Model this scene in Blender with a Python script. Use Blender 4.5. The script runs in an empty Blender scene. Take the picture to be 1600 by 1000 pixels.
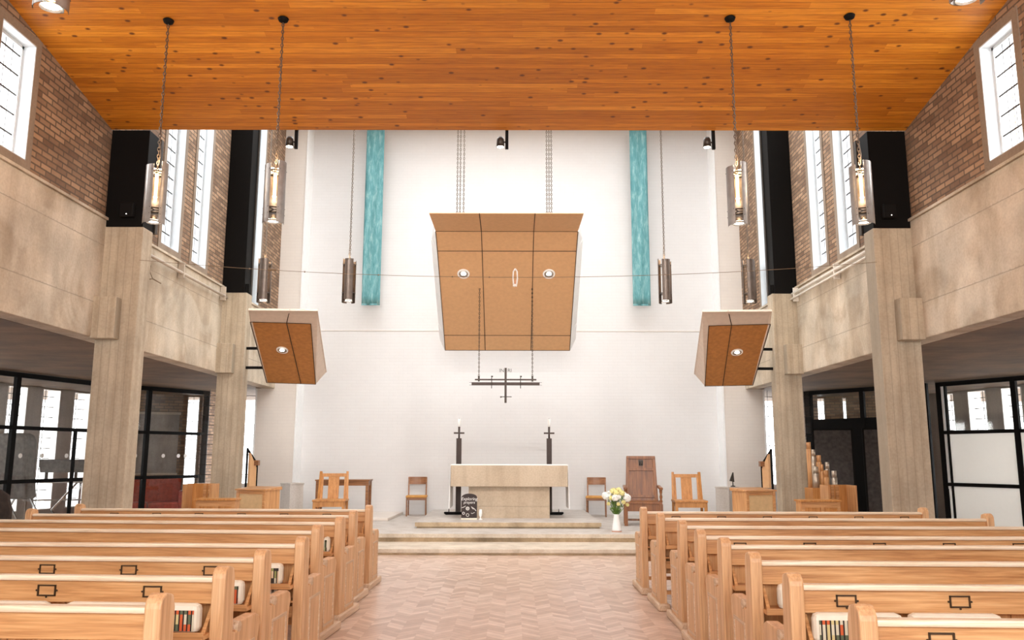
import bpy, bmesh, math, random
from mathutils import Vector, Matrix
random.seed(7)
PI = math.pi
S = bpy.context.scene
col = S.collection

# ------------------------------------------------------------ camera
FPX = 1290.0
pitch = math.atan(212/FPX); yaw = math.atan(2/FPX); roll = math.radians(.12)
cp, sp = math.cos(pitch), math.sin(pitch)
fw = Vector((-math.sin(yaw)*cp, math.cos(yaw)*cp, sp))
r0 = fw.cross(Vector((0, 0, 1))).normalized(); u0 = r0.cross(fw)
rr = r0*math.cos(roll)+u0*math.sin(roll); uu = -r0*math.sin(roll)+u0*math.cos(roll)
cam_data = bpy.data.cameras.new('camera'); cam = bpy.data.objects.new('camera', cam_data); col.objects.link(cam)
m = Matrix((rr, uu, -fw)).transposed().to_4x4(); m.translation = Vector((0.075, 0, 1.6)); cam.matrix_world = m
cam_data.sensor_width = 36; cam_data.lens = FPX/1600*36; cam_data.clip_start = .05; cam_data.clip_end = 200
S.camera = cam

# ------------------------------------------------------------ world, exposure
S.view_settings.view_transform = 'Standard'; S.view_settings.look = 'None'
S.view_settings.gamma = 1; S.view_settings.use_curve_mapping = False
S.view_settings.exposure = 0.3
W = bpy.data.worlds.new('overcast_sky'); S.world = W; W.use_nodes = True
bg = W.node_tree.nodes['Background']; bg.inputs[0].default_value = (.93, .97, 1, 1); bg.inputs[1].default_value = 4.5

def area(name, loc, target, sx, sy, power, color=(1, 1, 1), spread=180):
    d = bpy.data.lights.new(name, 'AREA'); d.shape = 'RECTANGLE'; d.size = sx; d.size_y = sy
    d.energy = power; d.color = color; d.spread = math.radians(spread)
    o = bpy.data.objects.new(name, d); col.objects.link(o); o.location = loc
    o.rotation_euler = (Vector(target)-Vector(loc)).to_track_quat('-Z', 'Y').to_euler()
    return o
# fills added behind the camera and over the sanctuary; daylight at the side windows
area('west_fill', (0, -5.7, 4.4), (0, 10, 3.0), 9, 5, 600, (1, .975, .94))
area('sanctuary_fill', (0, 14.6, 9.3), (0, 17.6, 0), 9, 4.5, 35, (1, .975, .95))
for s in (-1, 1):
    area('clerestory_daylight', (s*6.3, 13.7, 6.9), (0, 13.7, 3.0), 2.6, 4.2, 60, (.95, .98, 1))
    area('clerestory_daylight', (s*6.3, 8.2, 5.8), (0, 8.2, 3.5), 2.2, 1.8, 120, (.95, .98, 1))
    area('clerestory_daylight', (s*6.3, 3.5, 5.8), (0, 4.5, 2.0), 5.5, 1.8, 260, (.95, .98, 1))
    area('aisle_daylight', (s*14.6, 14.0, 2.2), (s*6, 15.5, 1.2), 13, 2.6, 1300, (.96, .98, 1))

# ------------------------------------------------------------ materials
def newmat(name):
    m = bpy.data.materials.new(name); m.use_nodes = True
    nt = m.node_tree; b = nt.nodes['Principled BSDF']
    return m, nt, b
def N(nt, t, **kw):
    n = nt.nodes.new(t)
    for k, v in kw.items():
        if k.startswith('_'): setattr(n, k[1:], v)
        else: n.inputs[k.replace('0', ' ') if k not in n.inputs else k].default_value = v
    return n
def ramp(nt, src, stops):
    r = nt.nodes.new('ShaderNodeValToRGB'); el = r.color_ramp.elements
    el[0].position, el[0].color = stops[0][0], (*stops[0][1], 1)
    el[1].position, el[1].color = stops[-1][0], (*stops[-1][1], 1)
    for p, c in stops[1:-1]:
        e = el.new(p); e.color = (*c, 1)
    nt.links.new(src, r.inputs[0]); return r
def coords(nt, scale=(1, 1, 1), rot=(0, 0, 0), kind='Object'):
    tc = nt.nodes.new('ShaderNodeTexCoord'); mp = nt.nodes.new('ShaderNodeMapping')
    mp.inputs['Scale'].default_value = scale; mp.inputs['Rotation'].default_value = rot
    nt.links.new(tc.outputs[kind], mp.inputs[0]); return mp
def mixc(nt, fac, a, b, mode='MIX'):
    n = nt.nodes.new('ShaderNodeMix'); n.data_type = 'RGBA'; n.blend_type = mode
    for sock, v in ((n.inputs['Factor'], fac), (n.inputs['A'], a), (n.inputs['B'], b)):
        if hasattr(v, 'is_linked') or hasattr(v, 'links'): nt.links.new(v, sock)
        elif isinstance(v, (int, float)): sock.default_value = v
        else: sock.default_value = (*v, 1)
    return n.outputs['Result']
def bump(nt, b, h, strength=.3, dist=.01):
    n = nt.nodes.new('ShaderNodeBump'); n.inputs['Strength'].default_value = strength; n.inputs['Distance'].default_value = dist
    nt.links.new(h, n.inputs['Height']); nt.links.new(n.outputs[0], b.inputs['Normal'])
def math_(nt, op, a, b=None):
    n = nt.nodes.new('ShaderNodeMath'); n.operation = op
    for i, v in enumerate((a, b)):
        if v is None: continue
        if isinstance(v, (int, float)): n.inputs[i].default_value = v
        else: nt.links.new(v, n.inputs[i])
    return n.outputs[0]

def plain(name, c, rough=.6, metal=0, spec=.5, emit=None, es=0, noise=0):
    m, nt, b = newmat(name)
    b.inputs['Base Color'].default_value = (*c, 1); b.inputs['Roughness'].default_value = rough
    b.inputs['Metallic'].default_value = metal; b.inputs['Specular IOR Level'].default_value = spec
    if emit: b.inputs['Emission Color'].default_value = (*emit, 1); b.inputs['Emission Strength'].default_value = es
    n = nt.nodes.new('ShaderNodeTexNoise'); n.inputs['Scale'].default_value = 14; n.inputs['Detail'].default_value = 4
    mp = coords(nt); nt.links.new(mp.outputs[0], n.inputs[0])
    k = noise or .08
    r = ramp(nt, n.outputs[0], [(.3, tuple(x*(1-k) for x in c)), (.7, tuple(min(1, x*(1+k)) for x in c))])
    nt.links.new(r.outputs[0], b.inputs['Base Color'])
    return m

def wood(name, dark, mid, light, axis='x', rough=.45, fine=1.0, bumps=.15):
    m, nt, b = newmat(name)
    k = {'x': (1.2, 22, 22), 'y': (22, 1.2, 22), 'z': (22, 22, 1.2)}[axis]
    mp = coords(nt, tuple(v*fine for v in k))
    n1 = N(nt, 'ShaderNodeTexNoise', Scale=1.6, Detail=6, Roughness=.6, Distortion=.6); nt.links.new(mp.outputs[0], n1.inputs[0])
    k2 = tuple(v*4 if v > 5 else v*2 for v in k)
    mp2 = coords(nt, k2); n2 = N(nt, 'ShaderNodeTexNoise', Scale=1.5, Detail=3); nt.links.new(mp2.outputs[0], n2.inputs[0])
    mp3 = coords(nt, (1.1, 1.1, 1.1)); n3 = N(nt, 'ShaderNodeTexNoise', Scale=1.2, Detail=2); nt.links.new(mp3.outputs[0], n3.inputs[0])
    r = ramp(nt, n1.outputs[0], [(.3, dark), (.5, mid), (.72, light)])
    r2 = ramp(nt, n2.outputs[0], [(.35, (.72, .66, .6)), (.55, (1, 1, 1))])
    c = mixc(nt, .55, r.outputs[0], r2.outputs[0], 'MULTIPLY')
    r3 = ramp(nt, n3.outputs[0], [(.3, (.82, .78, .74)), (.7, (1.0, 1.0, 1.0))])
    c = mixc(nt, .6, c, r3.outputs[0], 'MULTIPLY')
    nt.links.new(c, b.inputs['Base Color']); b.inputs['Roughness'].default_value = rough
    bump(nt, b, n2.outputs[0], bumps, .004)
    return m

def brick(name, c1, c2, mortar, axes, bw=.225, bh=.075, rough=.85, msize=.012, nz=.85, bstr=.5):
    # axes: which object coordinates run along and up the wall
    m, nt, b = newmat(name)
    tc = nt.nodes.new('ShaderNodeTexCoord'); sx = nt.nodes.new('ShaderNodeSeparateXYZ'); cx = nt.nodes.new('ShaderNodeCombineXYZ')
    nt.links.new(tc.outputs['Object'], sx.inputs[0])
    nt.links.new(sx.outputs[axes[0]], cx.inputs[0]); nt.links.new(sx.outputs[axes[1]], cx.inputs[1])
    t = nt.nodes.new('ShaderNodeTexBrick'); nt.links.new(cx.outputs[0], t.inputs[0])
    t.inputs['Color1'].default_value = (*c1, 1); t.inputs['Color2'].default_value = (*c2, 1); t.inputs['Mortar'].default_value = (*mortar, 1)
    t.inputs['Scale'].default_value = 1; t.inputs['Brick Width'].default_value = bw; t.inputs['Row Height'].default_value = bh
    t.inputs['Mortar Size'].default_value = msize; t.inputs['Mortar Smooth'].default_value = .3; t.inputs['Bias'].default_value = -.1
    n = N(nt, 'ShaderNodeTexNoise', Scale=2.2, Detail=5, Roughness=.65); nt.links.new(cx.outputs[0], n.inputs[0])
    r = ramp(nt, n.outputs[0], [(.3, (.62, .58, .56)), (.65, (1, 1, 1))])
    c = mixc(nt, nz, t.outputs['Color'], r.outputs[0], 'MULTIPLY')
    nt.links.new(c, b.inputs['Base Color']); b.inputs['Roughness'].default_value = rough
    inv = math_(nt, 'SUBTRACT', 1, t.outputs['Fac']); bump(nt, b, inv, bstr, .006)
    return m

def concrete(name, base, vary=.22, board=None, rough=.75, seam=None):
    # board: axis index across which shutter boards repeat
    m, nt, b = newmat(name)
    mp = coords(nt, (1, 1, 1)); n = N(nt, 'ShaderNodeTexNoise', Scale=1.3, Detail=7, Roughness=.62); nt.links.new(mp.outputs[0], n.inputs[0])
    lo = tuple(x*(1-vary) for x in base); hi = tuple(min(1, x*(1+vary)) for x in base)
    r = ramp(nt, n.outputs[0], [(.32, lo), (.5, base), (.68, hi)])
    n2 = N(nt, 'ShaderNodeTexNoise', Scale=30, Detail=4); nt.links.new(mp.outputs[0], n2.inputs[0])
    r2 = ramp(nt, n2.outputs[0], [(.35, (.86, .84, .82)), (.6, (1, 1, 1))])
    c = mixc(nt, .7, r.outputs[0], r2.outputs[0], 'MULTIPLY')
    # vertical or lengthwise streaks
    sc = {None: (3, 3, .35), 0: (9, 9, .5), 1: (.5, 9, 9), 2: (.6, .6, 8)}[board]
    mp3 = coords(nt, sc); n3 = N(nt, 'ShaderNodeTexNoise', Scale=1.2, Detail=4); nt.links.new(mp3.outputs[0], n3.inputs[0])
    r3 = ramp(nt, n3.outputs[0], [(.35, (.74, .7, .65)), (.58, (1, 1, 1))])
    c = mixc(nt, .65, c, r3.outputs[0], 'MULTIPLY')
    if board is not None:
        tc = nt.nodes.new('ShaderNodeTexCoord'); sx = nt.nodes.new('ShaderNodeSeparateXYZ'); nt.links.new(tc.outputs['Object'], sx.inputs[0])
        f = math_(nt, 'FRACT', math_(nt, 'MULTIPLY', sx.outputs[board], 1/.11))
        line = math_(nt, 'LESS_THAN', f, .06)
        c = mixc(nt, math_(nt, 'MULTIPLY', line, .6), c, tuple(x*.45 for x in base))
    if seam:
        tc = nt.nodes.new('ShaderNodeTexCoord'); sx = nt.nodes.new('ShaderNodeSeparateXYZ'); nt.links.new(tc.outputs['Object'], sx.inputs[0])
        wob = math_(nt, 'ADD', sx.outputs[2], math_(nt, 'MULTIPLY', n2.outputs[0], .02))
        for zz in seam:
            d = math_(nt, 'ABSOLUTE', math_(nt, 'SUBTRACT', wob, zz))
            ln = math_(nt, 'MULTIPLY', math_(nt, 'LESS_THAN', d, .007), math_(nt, 'MULTIPLY', n.outputs[0], .9))
            c = mixc(nt, ln, c, tuple(x*.35 for x in base))
        n4 = N(nt, 'ShaderNodeTexNoise', Scale=.9, Detail=3, Distortion=1.2); nt.links.new(mp.outputs[0], n4.inputs[0])
        r4 = ramp(nt, n4.outputs[0], [(.42, (.80, .74, .68)), (.52, (1, 1, 1))]); c = mixc(nt, .8, c, r4.outputs[0], 'MULTIPLY')
    nt.links.new(c, b.inputs['Base Color']); b.inputs['Roughness'].default_value = rough
    bump(nt, b, n2.outputs[0], .15, .004)
    return m

def pine_ceiling():
    m, nt, b = newmat('knotty_pine_boards')
    tc = nt.nodes.new('ShaderNodeTexCoord'); sx = nt.nodes.new('ShaderNodeSeparateXYZ'); nt.links.new(tc.outputs['Object'], sx.inputs[0])
    row = math_(nt, 'MULTIPLY', sx.outputs[1], 1/.095)
    rid = math_(nt, 'FLOOR', row); fr = math_(nt, 'FRACT', row)
    wn = nt.nodes.new('ShaderNodeTexWhiteNoise'); wn.noise_dimensions = '1D'; nt.links.new(rid, wn.inputs['W'])
    # board lengths: offset per row
    xo = math_(nt, 'ADD', math_(nt, 'MULTIPLY', sx.outputs[0], 1/2.9), math_(nt, 'MULTIPLY', wn.outputs['Value'], 7.3))
    bid = math_(nt, 'ADD', math_(nt, 'MULTIPLY', math_(nt, 'FLOOR', xo), 17.31), rid)
    wn2 = nt.nodes.new('ShaderNodeTexWhiteNoise'); wn2.noise_dimensions = '1D'; nt.links.new(bid, wn2.inputs['W'])
    tone = ramp(nt, wn2.outputs['Value'], [(0, (.50, .165, .008)), (.5, (.62, .215, .012)), (1, (.74, .29, .024))])
    cx = nt.nodes.new('ShaderNodeCombineXYZ')
    nt.links.new(math_(nt, 'ADD', math_(nt, 'MULTIPLY', sx.outputs[0], 1.0), math_(nt, 'MULTIPLY', bid, 3.7)), cx.inputs[0])
    nt.links.new(math_(nt, 'MULTIPLY', sx.outputs[1], 16), cx.inputs[1])
    g = N(nt, 'ShaderNodeTexNoise', Scale=2.2, Detail=6, Roughness=.6, Distortion=.8); nt.links.new(cx.outputs[0], g.inputs[0])
    gr = ramp(nt, g.outputs[0], [(.3, (.55, .40, .30)), (.62, (1, 1, 1))])
    c = mixc(nt, .75, tone.outputs[0], gr.outputs[0], 'MULTIPLY')
    # knots
    cx2 = nt.nodes.new('ShaderNodeCombineXYZ')
    nt.links.new(math_(nt, 'ADD', math_(nt, 'MULTIPLY', sx.outputs[0], .62), math_(nt, 'MULTIPLY', rid, .0)), cx2.inputs[0])
    nt.links.new(sx.outputs[1], cx2.inputs[1])
    v = N(nt, 'ShaderNodeTexVoronoi', Scale=7.5, Randomness=1.0); nt.links.new(cx2.outputs[0], v.inputs['Vector'])
    kn = ramp(nt, v.outputs['Distance'], [(.10, (1, 1, 1)), (.2, (0, 0, 0))])
    sel = math_(nt, 'GREATER_THAN', N2(nt, v), .35)
    kf = math_(nt, 'MULTIPLY', kn.outputs[0], math_(nt, 'MULTIPLY', sel, .9))
    c = mixc(nt, kf, c, (.10, .025, .008))
    gap = math_(nt, 'LESS_THAN', fr, .055)
    c = mixc(nt, math_(nt, 'MULTIPLY', gap, .75), c, (.10, .03, .008))
    nt.links.new(c, b.inputs['Base Color']); b.inputs['Roughness'].default_value = .5
    return m
def N2(nt, v):
    s = nt.nodes.new('ShaderNodeSeparateColor'); nt.links.new(v.outputs['Color'], s.inputs[0]); return s.outputs[0]

def parquet():
    m, nt, b = newmat('herringbone_parquet')
    tc = nt.nodes.new('ShaderNodeTexCoord'); sx = nt.nodes.new('ShaderNodeSeparateXYZ'); nt.links.new(tc.outputs['Object'], sx.inputs[0])
    w = .32
    xr = math_(nt, 'MULTIPLY', sx.outputs[0], 1/w)
    tri = math_(nt, 'ABSOLUTE', math_(nt, 'SUBTRACT', math_(nt, 'FRACT', xr), .5))
    half = math_(nt, 'FLOOR', math_(nt, 'MULTIPLY', sx.outputs[0], 2/w))
    v = math_(nt, 'MULTIPLY', math_(nt, 'ADD', sx.outputs[1], math_(nt, 'MULTIPLY', tri, w)), 1/.105)
    idn = math_(nt, 'ADD', math_(nt, 'MULTIPLY', half, 31.7), math_(nt, 'FLOOR', v))
    wn = nt.nodes.new('ShaderNodeTexWhiteNoise'); wn.noise_dimensions = '1D'; nt.links.new(idn, wn.inputs['W'])
    tone = ramp(nt, wn.outputs['Value'], [(0, (.47, .32, .235)), (.5, (.58, .42, .325)), (1, (.69, .53, .43))])
    mp = coords(nt, (8, 8, 8)); n = N(nt, 'ShaderNodeTexNoise', Scale=1, Detail=5); nt.links.new(mp.outputs[0], n.inputs[0])
    r = ramp(nt, n.outputs[0], [(.3, (.8, .78, .76)), (.65, (1, 1, 1))])
    c = mixc(nt, .8, tone.outputs[0], r.outputs[0], 'MULTIPLY')
    e = math_(nt, 'LESS_THAN', math_(nt, 'FRACT', v), .07)
    c = mixc(nt, math_(nt, 'MULTIPLY', e, .5), c, (.12, .06, .035))
    nt.links.new(c, b.inputs['Base Color']); b.inputs['Roughness'].default_value = .3
    bump(nt, b, wn.outputs['Value'], .2, .003)
    return m

def glass(name='thin_glass', tint=(1, 1, 1), gloss=.07):
    m, nt, b = newmat(name)
    nt.nodes.remove(b); out = nt.nodes['Material Output']
    t = nt.nodes.new('ShaderNodeBsdfTransparent'); t.inputs[0].default_value = (*tint, 1)
    g = nt.nodes.new('ShaderNodeBsdfGlossy'); g.inputs['Roughness'].default_value = .03
    mx = nt.nodes.new('ShaderNodeMixShader'); mx.inputs[0].default_value = gloss
    nt.links.new(t.outputs[0], mx.inputs[1]); nt.links.new(g.outputs[0], mx.inputs[2]); nt.links.new(mx.outputs[0], out.inputs[0])
    return m

M = {}
M['brick_y'] = brick('brown_stock_brick', (.44, .275, .165), (.17, .095, .055), (.14, .095, .062), (1, 2))
M['brick_x'] = brick('brown_stock_brick_end', (.44, .28, .17), (.20, .12, .075), (.22, .16, .11), (0, 2))
M['white_brick'] = brick('white_painted_brick', (.675, .652, .635), (.665, .642, .625), (.65, .627, .61), (0, 2), rough=.6, msize=.006, nz=.08, bstr=.22)
M['white_side'] = brick('white_painted_brick_side', (.72, .655, .59), (.71, .645, .58), (.69, .625, .565), (0, 2), rough=.6, msize=.006, nz=.1, bstr=.22)
M['window_white'] = plain('window_white_paint', (.60, .63, .65), .5, noise=.03)
M['white_reveal'] = plain('white_paint', (.84, .84, .83), .5, noise=.03)
M['conc_wall'] = concrete('smooth_concrete_parapet', (.555, .475, .37), .24, None, seam=(3.62, 4.42))
M['conc_col'] = concrete('board_marked_concrete', (.47, .385, .28), .2, 0)
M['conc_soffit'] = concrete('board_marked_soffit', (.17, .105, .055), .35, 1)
M['conc_fin'] = concrete('grey_concrete_fins', (.50, .47, .44), .12, None)
M['surround'] = concrete('rendered_window_surround', (.27, .205, .15), .1, None)
M['ceiling'] = pine_ceiling()
M['floor'] = parquet()
M['stone'] = concrete('pale_step_stone', (.60, .52, .42), .10, None, .6)
M['stone_rough'] = concrete('rough_riser_stone', (.52, .40, .26), .38, None, .9)
M['stone_grey'] = concrete('grey_platform_stone', (.55, .51, .47), .08, None, .6)
M['altar'] = concrete('beige_altar_stone', (.56, .44, .31), .08, None, .7)
M['altar'] = concrete('beige_altar_stone_plain', (.56, .45, .33), .07, None, .7)
M['oak'] = wood('pale_oak', (.42, .19, .07), (.60, .31, .125), (.74, .43, .20), 'x', .42)
M['oak_cap'] = wood('worn_oak_with_sheen', (.74, .55, .36), (.88, .74, .56), (.93, .82, .68), 'x', .3)  # top rails: wear, plus their bright sheen put into the colour
M['oak_end'] = wood('sidelit_oak_end', (.50, .27, .13), (.68, .40, .20), (.80, .53, .31), 'z', .45, .8, .3)  # pew ends: light on the aisle side put into a paler colour
M['oak_paler'] = wood('paler_oak', (.50, .33, .20), (.66, .48, .33), (.76, .60, .45), 'y', .5)  # lighter oak tone for pew feet and mouldings
M['oak_z'] = wood('pale_oak_upright', (.42, .19, .07), (.60, .31, .125), (.74, .43, .20), 'z', .42)
M['oak_gold'] = wood('golden_oak', (.42, .17, .04), (.56, .25, .07), (.68, .34, .11), 'z', .4)
M['oak_dark'] = wood('dark_carved_oak', (.14, .042, .010), (.24, .085, .02), (.34, .13, .034), 'z', .38, .6)
M['teak'] = wood('teak', (.17, .065, .022), (.27, .11, .038), (.36, .16, .06), 'x', .4)
M['ply'] = plain('tan_acoustic_board', (.64, .37, .18), .65, noise=.05)
M['ply_pale'] = plain('pale_plywood', (.60, .42, .22), .6, noise=.08)
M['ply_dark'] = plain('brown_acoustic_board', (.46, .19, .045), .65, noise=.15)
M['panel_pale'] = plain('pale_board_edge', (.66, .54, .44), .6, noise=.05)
M['line'] = plain('dark_joint', (.05, .025, .012), .8)
M['steel_black'] = plain('black_painted_steel', (.005, .004, .0035), .7, spec=.12)
M['steel_clad'] = plain('black_column_cladding', (.004, .003, .0025), .6, spec=.1)
M['bronze'] = plain('brown_patinated_iron', (.055, .035, .027), .5, metal=.3)
M['iron'] = plain('dark_iron', (.05, .038, .03), .4, metal=.6)
M['chain'] = plain('chain_steel', (.16, .12, .09), .4, metal=.8)
M['shade'] = plain('brushed_steel_plate', (.27, .245, .225), .36, metal=.6, noise=.15)
M['shade_dark'] = plain('dark_bronze_plate', (.10, .075, .06), .4, metal=.5, noise=.15)
M['brass'] = plain('aged_brass', (.06, .035, .018), .4, metal=.5)
M['glow'] = plain('warm_tube_glow', (1, .7, .4), .5, emit=(1, .55, .22), es=5)
M['bulb'] = plain('hot_bulb', (1, .9, .7), .5, emit=(1, .82, .58), es=45)
M['spot'] = plain('downlight_lamp', (1, .95, .9), .5, emit=(1, .90, .76), es=14)
M['spot_soft'] = plain('soft_downlight_lamp', (1, .95, .9), .5, emit=(1, .93, .84), es=2.2)
M['white'] = plain('white_enamel', (.86, .85, .83), .35, noise=.02)
M['linen'] = plain('white_linen', (.88, .87, .86), .8, noise=.02)
M['wax'] = plain('white_wax', (.9, .89, .86), .4, noise=.02)
M['cream'] = plain('cream_canvas', (.76, .70, .58), .85, noise=.06)
M['seat_tan'] = plain('mustard_seat_pad', (.55, .27, .07), .8, noise=.15)
M['chalk'] = plain('chalkboard', (.035, .022, .02), .7, noise=.3)
M['chalk_line'] = plain('white_chalk', (.8, .78, .75), .8)
M['green'] = plain('leaf_green', (.12, .22, .035), .6, noise=.4)
M['petal_white'] = plain('white_petals', (.88, .87, .82), .6, noise=.04)
M['petal_cream'] = plain('cream_yellow_petals', (.80, .72, .32), .6, noise=.15)
M['terracotta'] = plain('terracotta_foot', (.66, .30, .18), .6)
M['red'] = plain('red_upholstery', (.42, .055, .03), .7, noise=.25)
M['grey_cloth'] = plain('grey_dust_cover', (.16, .15, .14), .7, noise=.3)
M['dark_fabric'] = plain('dark_brown_fabric', (.03, .02, .015), .9, noise=.5)
M['screen'] = plain('charcoal_felt_screen', (.055, .045, .04), .95, noise=.35)
M['grey_table'] = plain('grey_laminate', (.5, .49, .47), .5)
M['chrome'] = plain('chrome', (.5, .5, .5), .2, metal=1)
M['pipe'] = plain('painted_pipe', (.50, .42, .34), .5)
M['pipe_white'] = plain('cream_painted_pipe', (.72, .66, .58), .5)
M['cable'] = plain('brown_cable', (.22, .15, .09), .7)
M['organ_metal'] = plain('tin_organ_pipe', (.45, .38, .30), .35, metal=.6)
M['book_green'] = plain('grey_green_book_cover', (.20, .24, .18), .6)
M['paper'] = plain('book_pages', (.8, .77, .7), .8)
M['mural'] = concrete('grey_mural_panel', (.36, .33, .30), .45, None)
M['glass'] = glass()
M['glass_screen'] = glass('partition_glass', (.97, .97, .96), .035)
M['frost'] = plain('white_film_glass', (.86, .845, .81), .35, noise=.02)
_nt = M['frost'].node_tree; _b = _nt.nodes['Principled BSDF']; _t = _nt.nodes.new('ShaderNodeBsdfTranslucent'); _t.inputs[0].default_value = (.9, .88, .84, 1)
_m = _nt.nodes.new('ShaderNodeMixShader'); _m.inputs[0].default_value = .65
_nt.links.new(_b.outputs[0], _m.inputs[1]); _nt.links.new(_t.outputs[0], _m.inputs[2]); _nt.links.new(_m.outputs[0], _nt.nodes['Material Output'].inputs[0])
def banner_mat():
    m, nt, b = newmat('teal_hanging_cloth')
    mp = coords(nt, (9, 9, 2.0)); n = N(nt, 'ShaderNodeTexNoise', Scale=1.5, Detail=6, Roughness=.7, Distortion=.5); nt.links.new(mp.outputs[0], n.inputs[0])
    r = ramp(nt, n.outputs[0], [(.3, (.05, .185, .20)), (.5, (.11, .28, .29)), (.72, (.30, .47, .47))])
    nt.links.new(r.outputs[0], b.inputs['Base Color']); b.inputs['Roughness'].default_value = .8; return m
M['teal'] = banner_mat()
def kneeler_mat(name, cols):
    m, nt, b = newmat(name)
    tc = nt.nodes.new('ShaderNodeTexCoord'); sx = nt.nodes.new('ShaderNodeSeparateXYZ'); nt.links.new(tc.outputs['Object'], sx.inputs[0])
    s = math_(nt, 'MULTIPLY', sx.outputs[0], 1/.022)
    wn = nt.nodes.new('ShaderNodeTexWhiteNoise'); wn.noise_dimensions = '2D'
    cx = nt.nodes.new('ShaderNodeCombineXYZ'); nt.links.new(math_(nt, 'FLOOR', s), cx.inputs[0])
    nt.links.new(math_(nt, 'FLOOR', math_(nt, 'MULTIPLY', sx.outputs[2], 1/.05)), cx.inputs[1]); nt.links.new(cx.outputs[0], wn.inputs['Vector'])
    st = [(i/len(cols), c) for i, c in enumerate(cols)]
    r = ramp(nt, wn.outputs['Value'], st); r.color_ramp.interpolation = 'CONSTANT'
    bl = math_(nt, 'LESS_THAN', math_(nt, 'FRACT', s), .35)
    c = mixc(nt, bl, r.outputs[0], (.02, .015, .015))
    nt.links.new(c, b.inputs['Base Color']); b.inputs['Roughness'].default_value = .95; return m
M['kneel_a'] = kneeler_mat('striped_needlepoint_red', [(.60, .12, .04), (.62, .52, .25), (.12, .14, .08), (.65, .60, .45), (.60, .12, .04)])
M['kneel_b'] = kneeler_mat('striped_needlepoint_green', [(.62, .56, .42), (.10, .13, .07), (.30, .32, .12), (.70, .55, .35), (.05, .04, .03)])

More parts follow.
